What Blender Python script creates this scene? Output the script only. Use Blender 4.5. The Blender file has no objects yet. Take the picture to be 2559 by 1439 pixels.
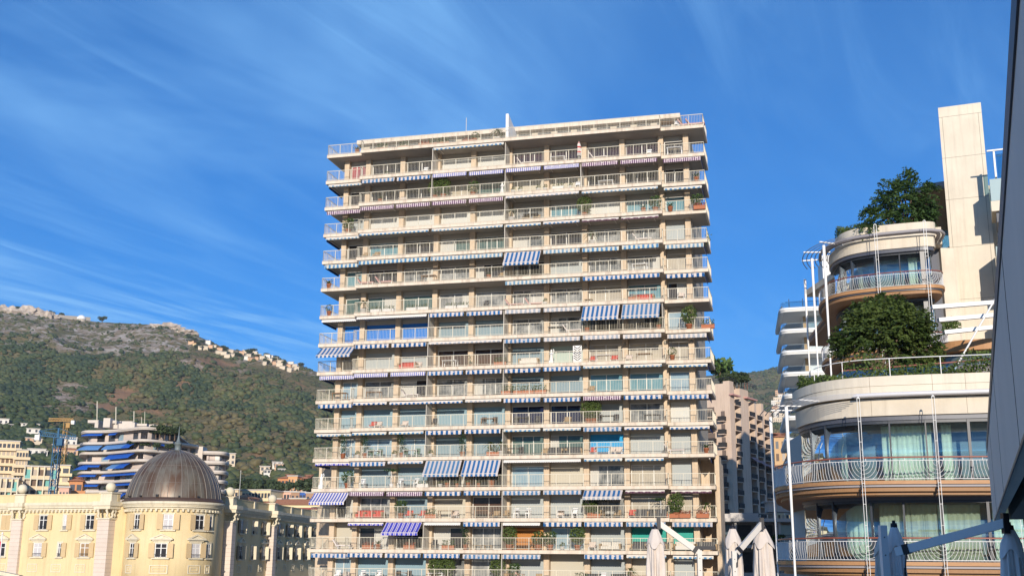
import bpy, math, random
import numpy as np
from mathutils import Vector, Matrix, noise as mnoise
PI=math.pi; C=bpy.context.scene.collection; SC=bpy.context.scene
rnd=random.Random(7)
# ---------------------------------------------------------------- camera
EYE=1.75; FOC=2851.4; PITCH=0.233109; ROLL=-0.0076376
_F=Vector((0,math.cos(PITCH),math.sin(PITCH))); _U0=Vector((0,-math.sin(PITCH),math.cos(PITCH))); _X0=Vector((1,0,0))
_X=math.cos(ROLL)*_X0-math.sin(ROLL)*_U0; _U=math.sin(ROLL)*_X0+math.cos(ROLL)*_U0
cd=bpy.data.cameras.new('camera'); cam=bpy.data.objects.new('camera',cd); C.objects.link(cam)
cd.sensor_width=36; cd.sensor_fit='HORIZONTAL'; cd.lens=FOC/2559*36; cd.clip_start=.05; cd.clip_end=9000
cam.matrix_world=Matrix(((_X.x,_U.x,-_F.x,0),(_X.y,_U.y,-_F.y,0),(_X.z,_U.z,-_F.z,EYE),(0,0,0,1)))
SC.camera=cam
SC.view_settings.view_transform='Standard'; SC.view_settings.look='None'; SC.view_settings.gamma=1
SC.view_settings.exposure=0.4
# ---------------------------------------------------------------- sun and sky
SUN_AZ=math.radians(-1.5); SUN_EL=math.radians(14.0)   # seen from behind the camera, a little to the left
tosun=Vector((math.sin(SUN_AZ)*math.cos(SUN_EL),-math.cos(SUN_AZ)*math.cos(SUN_EL),math.sin(SUN_EL)))
sl=bpy.data.lights.new('sun','SUN'); sl.energy=4.3; sl.angle=math.radians(.5); sl.color=(1,.90,.77)
so=bpy.data.objects.new('sun',sl); C.objects.link(so); so.location=(-40,-300,80); so.rotation_euler=tosun.to_track_quat('Z','Y').to_euler()
W=bpy.data.worlds.new('World'); SC.world=W; W.use_nodes=True
nt=W.node_tree; N=nt.nodes; L=nt.links; N.clear()
def nd(t,tree=None,**k):
    n=(tree or nt).nodes.new(t)
    for a,b in k.items(): setattr(n,a,b)
    return n
sky=nd('ShaderNodeTexSky',sky_type='NISHITA',sun_disc=False,sun_elevation=SUN_EL,sun_rotation=math.atan2(tosun.x,tosun.y),altitude=0,air_density=1.0,dust_density=0.0,ozone_density=10)
hs=nd('ShaderNodeHueSaturation'); hs.inputs['Hue'].default_value=.499; hs.inputs['Saturation'].default_value=1.06; hs.inputs['Value'].default_value=.90
L.new(sky.outputs[0],hs.inputs['Color'])
# cirrus: a thin high layer, streaks stretched along one compass direction
tc=nd('ShaderNodeTexCoord'); sx=nd('ShaderNodeSeparateXYZ'); L.new(tc.outputs['Generated'],sx.inputs[0])
def mth(op,a,b=None,c=None,tree=None):
    n=nd('ShaderNodeMath',tree,operation=op); ll=(tree or nt).links
    for i,v in enumerate((a,b,c)):
        if v is None: continue
        if isinstance(v,(int,float)): n.inputs[i].default_value=v
        else: ll.new(v,n.inputs[i])
    return n.outputs[0]
zz=mth('MAXIMUM',sx.outputs[2],.03); px_=mth('DIVIDE',sx.outputs[0],zz); py_=mth('DIVIDE',sx.outputs[1],zz)
az=math.radians(27)
al=mth('ADD',mth('MULTIPLY',px_,math.sin(az)),mth('MULTIPLY',py_,math.cos(az)))
ac=mth('SUBTRACT',mth('MULTIPLY',px_,math.cos(az)),mth('MULTIPLY',py_,math.sin(az)))
def cloud(sa,scs,off,lo,hi,detail=6,dist=.6):
    cb=nd('ShaderNodeCombineXYZ'); L.new(mth('MULTIPLY_ADD',al,sa,off),cb.inputs[0]); L.new(mth('MULTIPLY_ADD',ac,scs,off*1.7),cb.inputs[1])
    t=nd('ShaderNodeTexNoise'); t.inputs['Scale'].default_value=1; t.inputs['Detail'].default_value=detail; t.inputs['Roughness'].default_value=.58; t.inputs['Distortion'].default_value=dist
    L.new(cb.outputs[0],t.inputs['Vector'])
    mr=nd('ShaderNodeMapRange',interpolation_type='SMOOTHSTEP'); mr.inputs[1].default_value=lo; mr.inputs[2].default_value=hi; L.new(t.outputs[0],mr.inputs[0])
    return mr.outputs[0]
c1=cloud(.28,.9,3.1,.38,.80,5,.8); c2=cloud(.75,4.8,9.7,.42,.78,9,1.3); c3=cloud(.12,.45,5.2,.38,.66,3,.2)
cl=mth('ADD',mth('MULTIPLY',c1,.65),mth('MULTIPLY',mth('MULTIPLY',c2,c3),.8)); mk=nd('ShaderNodeMapRange',interpolation_type='SMOOTHSTEP'); L.new(px_,mk.inputs[0]); mk.inputs[1].default_value=-.5; mk.inputs[2].default_value=.7; mk.inputs[3].default_value=1.0; mk.inputs[4].default_value=.3
cl=mth('MINIMUM',mth('ADD',mth('MULTIPLY',cl,mk.outputs[0]),.10),.8)
mx=nd('ShaderNodeMix',data_type='RGBA'); L.new(cl,mx.inputs[0]); L.new(hs.outputs[0],mx.inputs[6]); mx.inputs[7].default_value=(1.5,3.5,6.4,1)
bg=nd('ShaderNodeBackground'); bg.inputs[1].default_value=.122; L.new(mx.outputs[2],bg.inputs[0])
wo=nd('ShaderNodeOutputWorld'); L.new(bg.outputs[0],wo.inputs[0])
# ---------------------------------------------------------------- pixel helpers: a point of the photo at a chosen real distance
def ray(px,py): return _F+_X*((px-1279.5)/FOC)-_U*((py-719.5)/FOC)
def at(px,py,Y): d=ray(px,py); return d*(Y/d.y)+Vector((0,0,EYE))
def atz(px,py,Z): d=ray(px,py); return d*((Z-EYE)/d.z)+Vector((0,0,EYE))
# ---------------------------------------------------------------- materials
MATS={}
def mat(name,col,rough=.7,col2=None,scale=1.0,spec=.3,metal=0,bump=0,bscale=None,detail=5,lo=.35,hi=.7,stretch=None,sheen=0,trans=None,space='Object',streak=0):
    if name in MATS: return MATS[name]
    m=bpy.data.materials.new(name); m.use_nodes=True; MATS[name]=m; t=m.node_tree; b=t.nodes['Principled BSDF']
    b.inputs['Base Color'].default_value=(*col,1); b.inputs['Roughness'].default_value=rough; b.inputs['Specular IOR Level'].default_value=spec; b.inputs['Metallic'].default_value=metal
    if col2 is not None or bump:
        g=nd('ShaderNodeNewGeometry',t); v=g.outputs['Position']
        if space=='Object': v=nd('ShaderNodeTexCoord',t).outputs['Object']
        if stretch:
            mp=nd('ShaderNodeMapping',t); mp.inputs['Scale'].default_value=stretch; t.links.new(v,mp.inputs[0]); v=mp.outputs[0]
    if col2 is not None:
        n=nd('ShaderNodeTexNoise',t); n.inputs['Scale'].default_value=scale; n.inputs['Detail'].default_value=detail; n.inputs['Roughness'].default_value=.62; t.links.new(v,n.inputs['Vector'])
        r=nd('ShaderNodeMapRange',t); r.inputs[1].default_value=lo; r.inputs[2].default_value=hi; t.links.new(n.outputs[0],r.inputs[0])
        x=nd('ShaderNodeMix',t,data_type='RGBA'); x.inputs[6].default_value=(*col,1); x.inputs[7].default_value=(*col2,1); t.links.new(r.outputs[0],x.inputs[0]); t.links.new(x.outputs[2],b.inputs['Base Color'])
    if streak and col2 is not None:
        mp2=nd('ShaderNodeMapping',t); mp2.inputs['Scale'].default_value=(2.6,2.6,.16); t.links.new(g.outputs['Position'],mp2.inputs[0])
        n3=nd('ShaderNodeTexNoise',t); n3.inputs['Scale'].default_value=1; n3.inputs['Detail'].default_value=7; n3.inputs['Roughness'].default_value=.7; t.links.new(mp2.outputs[0],n3.inputs['Vector'])
        r3=nd('ShaderNodeMapRange',t); r3.inputs[1].default_value=.50; r3.inputs[2].default_value=.74; r3.inputs[4].default_value=streak; t.links.new(n3.outputs[0],r3.inputs[0])
        x3=nd('ShaderNodeMix',t,data_type='RGBA'); t.links.new(r3.outputs[0],x3.inputs[0]); t.links.new(x.outputs[2],x3.inputs[6]); x3.inputs[7].default_value=(col[0]*.42,col[1]*.38,col[2]*.34,1); t.links.new(x3.outputs[2],b.inputs['Base Color'])
    if bump:
        n2=nd('ShaderNodeTexNoise',t); n2.inputs['Scale'].default_value=bscale or scale*6; n2.inputs['Detail'].default_value=6; t.links.new(v,n2.inputs['Vector'])
        bp=nd('ShaderNodeBump',t); bp.inputs['Strength'].default_value=bump; bp.inputs['Distance'].default_value=.05; t.links.new(n2.outputs[0],bp.inputs['Height']); t.links.new(bp.outputs[0],b.inputs['Normal'])
    return m
def stripes(name,ca,cb,period,frac=.5,axis=0,rough=.85,line=None,phase=0.0):
    """woven stripes across one object axis"""
    m=bpy.data.materials.new(name); m.use_nodes=True; t=m.node_tree; b=t.nodes['Principled BSDF']; b.inputs['Roughness'].default_value=rough; b.inputs['Specular IOR Level'].default_value=.15
    s=nd('ShaderNodeSeparateXYZ',t); t.links.new(nd('ShaderNodeTexCoord',t).outputs['Object'],s.inputs[0])
    f=mth('FRACT',mth('MULTIPLY_ADD',s.outputs[axis],1/period,phase,tree=t),tree=t)
    x=nd('ShaderNodeMix',t,data_type='RGBA'); x.inputs[6].default_value=(*ca,1); x.inputs[7].default_value=(*cb,1); t.links.new(mth('LESS_THAN',f,frac,tree=t),x.inputs[0])
    o=x.outputs[2]
    if line:
        f2=mth('GREATER_THAN',mth('ABSOLUTE',mth('SUBTRACT',f,(1+frac)/2,tree=t),tree=t),.09,tree=t)
        y=nd('ShaderNodeMix',t,data_type='RGBA'); y.inputs[6].default_value=(*line,1); t.links.new(o,y.inputs[7]); t.links.new(f2,y.inputs[0]); o=y.outputs[2]
    t.links.new(o,b.inputs['Base Color']); MATS[name]=m
    return m
def glass(name,col,rough=.04,refl=.5,col2=None,scale=.6):
    m=mat(name,col,rough,col2=col2,scale=scale,spec=refl); m.node_tree.nodes['Principled BSDF'].inputs['IOR'].default_value=1.5
    return m
def clear(name,tint,refl=.18,rough=.02):
    m=bpy.data.materials.new(name); m.use_nodes=True; t=m.node_tree; t.nodes.clear(); MATS[name]=m
    a=nd('ShaderNodeBsdfTransparent',t); a.inputs[0].default_value=(*tint,1); g=nd('ShaderNodeBsdfGlossy',t); g.inputs['Roughness'].default_value=rough; g.inputs[0].default_value=(.8,.92,1,1)
    lw=nd('ShaderNodeLayerWeight',t); lw.inputs[0].default_value=.25; f=mth('MULTIPLY_ADD',lw.outputs['Fresnel'],.8,refl,tree=t)
    x=nd('ShaderNodeMixShader',t); t.links.new(f,x.inputs[0]); t.links.new(a.outputs[0],x.inputs[1]); t.links.new(g.outputs[0],x.inputs[2]); o=nd('ShaderNodeOutputMaterial',t); t.links.new(x.outputs[0],o.inputs[0])
    return m
def leafmat(name,c1,c2,scale=.9,transl=.25):
    m=bpy.data.materials.new(name); m.use_nodes=True; t=m.node_tree; b=t.nodes['Principled BSDF']; b.inputs['Roughness'].default_value=.6; b.inputs['Specular IOR Level'].default_value=.25; MATS[name]=m
    n=nd('ShaderNodeTexNoise',t); n.inputs['Scale'].default_value=scale; n.inputs['Detail'].default_value=4; t.links.new(nd('ShaderNodeTexCoord',t).outputs['Object'],n.inputs['Vector'])
    x=nd('ShaderNodeMix',t,data_type='RGBA'); x.inputs[6].default_value=(*c1,1); x.inputs[7].default_value=(*c2,1)
    r=nd('ShaderNodeMapRange',t); r.inputs[1].default_value=.35; r.inputs[2].default_value=.65; t.links.new(n.outputs[0],r.inputs[0]); t.links.new(r.outputs[0],x.inputs[0]); t.links.new(x.outputs[2],b.inputs['Base Color'])
    if transl:
        tr=nd('ShaderNodeBsdfTranslucent',t); t.links.new(x.outputs[2],tr.inputs[0]); ms=nd('ShaderNodeMixShader',t); ms.inputs[0].default_value=transl
        t.links.new(b.outputs[0],ms.inputs[1]); t.links.new(tr.outputs[0],ms.inputs[2]); t.links.new(ms.outputs[0],t.nodes['Material Output'].inputs[0])
    return m
# ---------------------------------------------------------------- mesh builder
def smooth(path,n=6):
    P=[Vector(p).to_2d() if len(p)==2 else Vector(p) for p in path]; out=[]
    for i in range(len(P)-1):
        a=P[max(i-1,0)]; b=P[i]; c=P[i+1]; d=P[min(i+2,len(P)-1)]
        for j in range(n):
            t=j/n; out.append(.5*((2*b)+(c-a)*t+(2*a-5*b+4*c-d)*t*t+(3*b-a-3*c+d)*t**3))
    out.append(P[-1]); return out
def normals2(path):
    """unit plan normals on the right-hand side of the direction of travel"""
    r=[]
    for i in range(len(path)):
        d=(path[min(i+1,len(path)-1)]-path[max(i-1,0)]); d.normalize(); r.append(Vector((d.y,-d.x)))
    return r
def offset(path,o): return [p+n*o for p,n in zip(path,normals2(path))]
class MB:
    def __init__(s): s.v=[]; s.f=[]; s.m=[]; s.sm=[]
    def add(s,vs,fs,mi=0,smooth=False):
        b=len(s.v); s.v+= [tuple(v) for v in vs]; s.f+=[tuple(i+b for i in f) for f in fs]; s.m+=[mi]*len(fs); s.sm+=[smooth]*len(fs); return s
    def box(s,x0,x1,y0,y1,z0,z1,mi=0):
        return s.add([(x0,y0,z0),(x1,y0,z0),(x1,y1,z0),(x0,y1,z0),(x0,y0,z1),(x1,y0,z1),(x1,y1,z1),(x0,y1,z1)],[(0,3,2,1),(4,5,6,7),(0,1,5,4),(1,2,6,5),(2,3,7,6),(3,0,4,7)],mi)
    def bar(s,a,b,w,h=None,mi=0,up=(0,0,1)):
        a=Vector(a); b=Vector(b); d=(b-a); h=h or w
        if d.length<1e-6: return s
        d.normalize(); u=Vector(up)
        if abs(d.dot(u))>.98: u=Vector((1,0,0))
        x=d.cross(u).normalized()*w/2; y=x.cross(d).normalized()*h/2
        return s.add([a-x-y,a+x-y,a+x+y,a-x+y,b-x-y,b+x-y,b+x+y,b-x+y],[(0,1,2,3),(7,6,5,4),(4,5,1,0),(5,6,2,1),(6,7,3,2),(7,4,0,3)],mi)
    def tube(s,pts,r,n=6,mi=0,caps=True,smooth=True):
        P=[Vector(p) for p in pts]; rs=r if isinstance(r,(list,tuple)) else [r]*len(P); vs=[]; prev=None
        for i,p in enumerate(P):
            d=(P[min(i+1,len(P)-1)]-P[max(i-1,0)]).normalized(); u=prev or (Vector((0,0,1)) if abs(d.z)<.9 else Vector((1,0,0)))
            x=(u-d*u.dot(d)).normalized(); y=d.cross(x); prev=x
            for k in range(n): a=2*PI*k/n; vs.append(p+(x*math.cos(a)+y*math.sin(a))*rs[i])
        fs=[(i*n+k,i*n+(k+1)%n,(i+1)*n+(k+1)%n,(i+1)*n+k) for i in range(len(P)-1) for k in range(n)]
        s.add(vs,fs,mi,smooth)
        if caps: s.add(vs[:n],[tuple(range(n-1,-1,-1))],mi); s.add(vs[-n:],[tuple(range(n))],mi)
        return s
    def lathe(s,prof,n=24,c=(0,0,0),mi=0,a0=0,a1=2*PI,smooth=True,wob=None):
        full=abs(a1-a0-2*PI)<1e-6; m=n if full else n+1; vs=[]
        for i,(r,z) in enumerate(prof):
            for k in range(m):
                a=a0+(a1-a0)*k/n; q=r*(1 if wob is None else wob(a,z)); vs.append((c[0]+q*math.cos(a),c[1]+q*math.sin(a),c[2]+z))
        fs=[]
        for i in range(len(prof)-1):
            for k in range(n):
                k2=(k+1)%m; fs.append((i*m+k,i*m+k2,(i+1)*m+k2,(i+1)*m+k))
        return s.add(vs,fs,mi,smooth)
    def prism(s,poly,z0,z1,mi=0,mtop=None):
        """vertical prism over a counter-clockwise or clockwise plan outline"""
        P=[(p[0],p[1]) for p in poly]; n=len(P); A=sum(P[i][0]*P[(i+1)%n][1]-P[(i+1)%n][0]*P[i][1] for i in range(n))
        if A<0: P=P[::-1]
        vs=[(x,y,z0) for x,y in P]+[(x,y,z1) for x,y in P]
        s.add(vs,[(i,(i+1)%n,n+(i+1)%n,n+i) for i in range(n)]+[tuple(range(n-1,-1,-1))],mi); b=len(s.f)
        s.add(vs[n:],[tuple(range(n))],mi if mtop is None else mtop); return s
    def band(s,path,o0,o1,z0,z1,mi=0,smooth=False):
        """wall of plan thickness o1-o0 swept along a plan path (offsets to the right of travel)"""
        a=offset(path,o0); b=offset(path,o1); n=len(path); vs=[]
        for p,q in zip(a,b): vs+=[(p.x,p.y,z0),(q.x,q.y,z0),(q.x,q.y,z1),(p.x,p.y,z1)]
        fs=[]
        for i in range(n-1):
            for k in range(4): fs.append((i*4+k,(i+1)*4+k,(i+1)*4+(k+1)%4,i*4+(k+1)%4))
        fs+=[(0,1,2,3),((n-1)*4+3,(n-1)*4+2,(n-1)*4+1,(n-1)*4)]
        return s.add(vs,[f[::-1] for f in fs],mi,smooth)
    def ball(s,c,r,n=12,mi=0,sz=1.0):
        prof=[(max(1e-4,r*math.sin(PI*i/(n//2+1))),-r*sz*math.cos(PI*i/(n//2+1))) for i in range(n//2+2)]
        return s.lathe(prof,n,c,mi)
    def xf(s,M):
        s.v=[tuple(M@Vector(v)) for v in s.v]; return s
    def build(s,name,mats,parent=None,**k):
        off=Vector(parent['_o']) if parent is not None and '_o' in parent else None
        me=bpy.data.meshes.new(name); vs=np.array(s.v,dtype=np.float64).reshape(-1,3)
        if off is not None: vs=vs-np.array(off)
        me.from_pydata(vs.tolist(),[],s.f)
        for m in (mats if isinstance(mats,(list,tuple)) else [mats]): me.materials.append(m)
        me.polygons.foreach_set('material_index',s.m); me.polygons.foreach_set('use_smooth',s.sm); me.update()
        o=bpy.data.objects.new(name,me); C.objects.link(o)
        if parent is not None:
            o.parent=parent
            if '_o' in parent: o['_o']=parent['_o']
        tag(o,**k); return o
def tag(o,label=None,cat=None,group=None,kind=None):
    if label: o['label']=label
    if cat: o['category']=cat
    if group: o['group']=group
    if kind: o['kind']=kind
    return o
def root(name,label,cat,loc=(0,0,0),rz=0,group=None,world=False):
    """an Empty at the base of a thing; world=True: its parts are given in world coordinates"""
    o=bpy.data.objects.new(name,None); C.objects.link(o); o.location=loc; o.rotation_euler=(0,0,rz); o.empty_display_size=.3
    if world: o['_o']=list(loc)
    return tag(o,label,cat,group)
KIDS={}
def copy_tree(o,parent=None):
    c=o.copy(); C.objects.link(c)
    if parent is not None: c.parent=parent
    for ch in o.children: copy_tree(ch,c)
    return c
def put(proto,loc,rz=0,s=1.0,label=None,group=None):
    """first use places the prototype itself, later uses copy it with its parts"""
    if proto.get('_used'): o=copy_tree(proto)
    else: o=proto; o['_used']=1
    o.location=loc; o.rotation_euler=(0,0,rz); o.scale=(s,s,s) if isinstance(s,(int,float)) else s
    if label: o['label']=label
    if group: o['group']=group
    return o
def npobj(name,vs,fs,mats,parent=None,smooth=False,mi=None,**k):
    """fast mesh from numpy arrays, all faces with the same number of corners"""
    me=bpy.data.meshes.new(name); nv=len(vs); nf=len(fs); q=fs.shape[1]
    me.vertices.add(nv); me.vertices.foreach_set('co',np.asarray(vs,dtype=np.float32).ravel()); me.loops.add(nf*q); me.loops.foreach_set('vertex_index',np.asarray(fs,dtype=np.int32).ravel())
    me.polygons.add(nf); me.polygons.foreach_set('loop_start',np.arange(0,nf*q,q,dtype=np.int32)); me.polygons.foreach_set('loop_total',np.full(nf,q,dtype=np.int32))
    me.polygons.foreach_set('use_smooth',np.full(nf,smooth))
    if mi is not None: me.polygons.foreach_set('material_index',np.asarray(mi,dtype=np.int32))
    for m in (mats if isinstance(mats,(list,tuple)) else [mats]): me.materials.append(m)
    me.update(calc_edges=True); me.validate(); o=bpy.data.objects.new(name,me); C.objects.link(o)
    if parent is not None: o.parent=parent
    return tag(o,**k)
def leaves(pts,size,rg,aspect=.5,flat=0.0,droop=0.0):
    """small leaf quads about the given points -> vertex and face arrays"""
    n=len(pts); P=np.asarray(pts,dtype=np.float64); d=rg.normal(size=(n,3)); d[:,2]=d[:,2]*(1-flat)-droop; d/=np.linalg.norm(d,axis=1)[:,None]
    e=rg.normal(size=(n,3)); e[:,2]*=(1-flat*.7); e-=d*(e*d).sum(1)[:,None]; e/=np.linalg.norm(e,axis=1)[:,None]
    sz=size*rg.uniform(.6,1.35,n)[:,None]; a=d*sz; b=e*sz*aspect
    v=np.stack([P-a*.5,P+b*.5,P+a*.5,P-b*.5],1).reshape(-1,3); f=np.arange(n*4).reshape(n,4); return v,f
RG=np.random.default_rng(11)
# shared materials
M_stone=mat('cream_travertine',(.68,.585,.475),.75,(.56,.465,.36),1.6,bump=.15,bscale=9,stretch=(1,1,.35),lo=.42,hi=.75,streak=.75)
M_col=mat('travertine_pillar',(.60,.475,.335),.75,(.51,.39,.275),2.0,bump=.15,bscale=9,streak=.5)
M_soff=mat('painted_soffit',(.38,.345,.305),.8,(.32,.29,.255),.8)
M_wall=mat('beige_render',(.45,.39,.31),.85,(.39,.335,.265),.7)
M_rail=mat('cream_painted_metal',(.64,.585,.46),.5)
M_white=mat('white_paint',(.8,.79,.76),.5,(.74,.72,.69),1.5)
M_dark=mat('dark_metal',(.03,.032,.038),.45)
M_pot=mat('terracotta',(.42,.15,.07),.8,(.36,.13,.07),8)
M_trunk=mat('bark',(.16,.11,.075),.9,(.10,.07,.05),9)
M_leaf=leafmat('shrub_leaf',(.035,.075,.018),(.09,.14,.035),3)
# ================================================================ the tall apartment tower
YAW=.24829421; TA=Vector((-19.2889,112.,0)); Z0=42.6; PIT=2.858; TW=38.61
def zf(k): return Z0-PIT*k
CS=[1.42,3.8,7.61,11.42,15.23,19.04,22.85,26.66,30.47,34.28,36.72]
tower=root('apartment_tower','tall cream apartment tower with balconies on every storey and blue striped awnings','apartment tower',(TA.x,TA.y,-3),-YAW)
tower['_o']=[0,0,-3]          # parts are given in the tower's own frame: x along the front, y inwards, z in world height
def tw(s,d,z): return Vector((TA.x+s*math.cos(YAW)+d*math.sin(YAW),TA.y-s*math.sin(YAW)+d*math.cos(YAW),z))
NR=16
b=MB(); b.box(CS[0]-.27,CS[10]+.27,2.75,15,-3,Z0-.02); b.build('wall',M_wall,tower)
b=MB(); b.box(CS[0]-3,CS[10]+1.7,5.3,14.5,-3,zf(11)-.05); b.box(CS[10]+1.75,TW+.28,2.2,5,-3,zf(11)-.1); b.build('side_wing',M_col,tower)
out=[(3.7,0),(34.5,0),(34.5,.7),(TW,.7),(TW,5.2),(-.3,5.2),(-.3,.7),(3.7,.7)]
for k in range(NR):
    b=MB(); z=zf(k); b.prism(out,z-.33,z-.035); b.prism([(x,y+(-.03 if i in (0,1,2,3,6,7) else 0)) for i,(x,y) in enumerate(out)],z-.034,z)
    b.build('balcony_slab',[M_stone],tower)
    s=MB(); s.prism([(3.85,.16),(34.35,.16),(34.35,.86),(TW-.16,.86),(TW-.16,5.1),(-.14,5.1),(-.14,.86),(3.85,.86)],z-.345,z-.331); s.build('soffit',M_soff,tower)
    if True:
        r=MB(); pts=[(-.22,5.1),(-.22,.8),(3.72,.8),(3.72,.1),(34.45,.1),(34.45,.8),(TW-.08,.8),(TW-.08,5.1)]
        for a,c in zip(pts[:-1],pts[1:]):
            A=Vector((*a,0)); B=Vector((*c,0)); ln=(B-A).length; H=1.08
            r.bar(A+Vector((0,0,z+H)),B+Vector((0,0,z+H)),.055,.045); r.bar(A+Vector((0,0,z+.12)),B+Vector((0,0,z+.12)),.035,.03)
            n=max(1,round(ln/1.27))
            for i in range(n+1):
                p=A.lerp(B,i/n); r.bar(p+Vector((0,0,z)),p+Vector((0,0,z+H)),.045)
            n=max(1,round(ln/.15)); step=1 if ln>1.5 else 1
            for i in range(1,n,step):
                p=A.lerp(B,i/n); r.bar(p+Vector((0,0,z+.12)),p+Vector((0,0,z+H-.02)),.015)
        r.build('railing',M_rail,tower)
for i,s in enumerate(CS):
    w=.26; b=MB(); d0=2.05
    b.box(s-w,s+w,d0,2.76,-3,Z0-.34)
    b.build('pillar',M_col,tower)
# ---- penthouse storey on the roof
b=MB(); b.box(2.0,36.0,4.3,14,Z0,Z0+2.1); b.build('penthouse_wall',mat('penthouse_render',(.5,.44,.35),.85),tower)
b=MB(); b.box(1.72,36.1,3.7,14.5,Z0+2.1,Z0+2.55); b.build('penthouse_roof',M_stone,tower)
b=MB()
for i in range(16): b.box(3+i*2.05,4.4+i*2.05,4.25,4.28,Z0+.15,Z0+1.9)
b.build('penthouse_window',glass('penthouse_glass',(.05,.055,.06)),tower)
b=MB(); b.add([(19.0,.5,Z0),(19.0,5,Z0),(19.0,5,Z0+1.6),(19.0,.5,Z0+2.75),(19.28,.5,Z0),(19.28,5,Z0),(19.28,5,Z0+1.6),(19.28,.5,Z0+2.75)],[(0,1,2,3),(7,6,5,4),(3,2,6,7),(0,3,7,4),(1,5,6,2)]); b.build('partition_wall',M_white,tower)
b=MB(); b.tube([(13.2,6,Z0+2.6),(13.2,6,Z0+5)],.03,5); b.build('antenna',M_rail,tower)
# ---- partitions between flats
PT={0:(3,5),1:(3,5,7),2:(5,),3:(5,),4:(5,),5:(),6:(3,5,9),7:(3,5),8:(3,5),9:(3,),10:(3,5),11:(5,),12:(5,),13:(3,5),14:(5,)}
M_part=mat('partition_panel',(.5,.46,.4),.6)
for k,bs in PT.items():
    for c in bs:
        b=MB(); b.box(CS[c]-.03,CS[c]+.03,.25,2.04,zf(k+1)+.02,zf(k)-.36); b.build('balcony_partition',M_part,tower)
# ---- windows, roller blinds
def slats(name,col,rough=.6):
    m=bpy.data.materials.new(name); m.use_nodes=True; t=m.node_tree; bb=t.nodes['Principled BSDF']; bb.inputs['Roughness'].default_value=rough; bb.inputs['Specular IOR Level'].default_value=.25; bb.inputs['Base Color'].default_value=(*col,1)
    s=nd('ShaderNodeSeparateXYZ',t); t.links.new(nd('ShaderNodeTexCoord',t).outputs['Object'],s.inputs[0]); f=mth('PINGPONG',mth('MULTIPLY',s.outputs[2],20,tree=t),1,tree=t)
    bp=nd('ShaderNodeBump',t); bp.inputs['Strength'].default_value=.5; bp.inputs['Distance'].default_value=.02; t.links.new(f,bp.inputs['Height']); t.links.new(bp.outputs[0],bb.inputs['Normal']); return m
SH={'s':slats('grey_blind',(.36,.39,.385)),'g':slats('blue_grey_blind',(.20,.28,.32)),'w':slats('white_blind',(.54,.54,.50)),'y':slats('beige_blind',(.48,.44,.35)),
    't':slats('teal_blind',(.21,.315,.365)),'B':slats('bright_blue_blind',(.015,.17,.55)),'A':slats('azure_blind',(.02,.30,.58)),'e':slats('emerald_screen',(.02,.30,.24),.25),'n':slats('pale_green_blind',(.40,.48,.42)),'W':slats('bamboo_blind',(.42,.17,.04))}
GL={'d':glass('dark_glass',(.018,.02,.024),.05,.25,(.05,.042,.042)),'k':glass('violet_dark_glass',(.018,.013,.026),.05,.25,(.055,.03,.05)),'c':glass('curtained_glass',(.07,.08,.085),.1,.3,(.34,.34,.32),1.3),'q':glass('teal_glass',(.10,.22,.25),.06,.6,(.18,.31,.34)),
    'p':glass('pale_sky_glass',(.22,.32,.38),.05,.6,(.34,.41,.43)),'z':glass('curtained_cream_glass',(.42,.37,.28),.2,.5,(.30,.27,.22)),'v':glass('navy_glass',(.012,.015,.045),.05,.3),'r':glass('red_curtain_glass',(.35,.06,.07),.2,.5,(.2,.12,.12)),'o':glass('brown_glass',(.09,.05,.03),.06,.25,(.05,.035,.03)),'G':glass('green_glass',(.055,.10,.09),.05,.4,(.11,.16,.14))}
M_shbox=mat('blind_box',(.40,.365,.30),.7)
M_frame=mat('window_frame_white',(.66,.65,.6),.5)
WIN=['rddwwkkkkd','dddzGyyddd','swwwwcqwqq','dqdGGcdccs','qdccddsccz','GGGcccczqdzz'[:10],'BBBggccddp','zssoogneezz'[:10].replace('e','z'),'pcdccggqqp','tttttvvscw','pppggGGAss','tggddpyczs'[:10],'dcgyossczz','ydddcWpsee','pttccsysys']
SHUT=set(SH)
for k,row in enumerate(WIN):
    for j,ch in enumerate(row):
        x0=CS[j]+.3; x1=CS[j+1]-.3; zb=zf(k+1)+.04; zt=zf(k)-.80; d=2.66
        if ch in SHUT:
            b=MB(); b.box(x0,x1,d,2.73,zb,zt,0); b.box(x0-.02,x1+.02,d-.10,2.74,zt+.002,zf(k)-.36,1); b.build('roller_blind',[SH[ch],M_shbox],tower)
        else:
            b=MB(); b.box(x0-.02,x1+.02,d-.10,2.74,zt+.002,zf(k)-.36,1)
            n=2 if j not in(0,9) else (1 if (k+j)%2 else 2)
            if (k*7+j)%5==0 and n==2: n=3
            b.box(x0,x1,d-.03,2.74,zt-.07,zt); b.box(x0,x1,d-.03,2.74,zb,zb+.07)
            for q in range(n+1):
                xx=x0+.035+(x1-x0-.07)*q/n; b.box(xx-.035,xx+.035,d-.035,2.74,zb+.07,zt-.07)
            w=b.build('window',[M_frame,M_shbox],tower)
            b=MB(); b.box(x0+.02,x1-.02,d+.02,2.735,zb+.05,zt-.05); b.build('pane',GL[ch],w)
            if ch in 'cdG' and (k+j)%2==0 and k>2:
                b=MB(); xa=x0+.08; xb=x0+(x1-x0)*rnd.choice([.25,.45,.48]); 
                if rnd.random()<.5: xa,xb=x1-(xb-x0),x1-.08
                nn=12
                vs=[]; 
                for i in range(nn+1):
                    xx=xa+(xb-xa)*i/nn; yy=d+.005+.012*(i%2); vs+=[(xx,yy,zb+.08),(xx,yy,zt-.08)]
                b.add(vs,[(2*i,2*i+2,2*i+3,2*i+1) for i in range(nn)]); b.build('curtain',mat('pale_curtain',(.48,.47,.43),.9),w)
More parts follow.
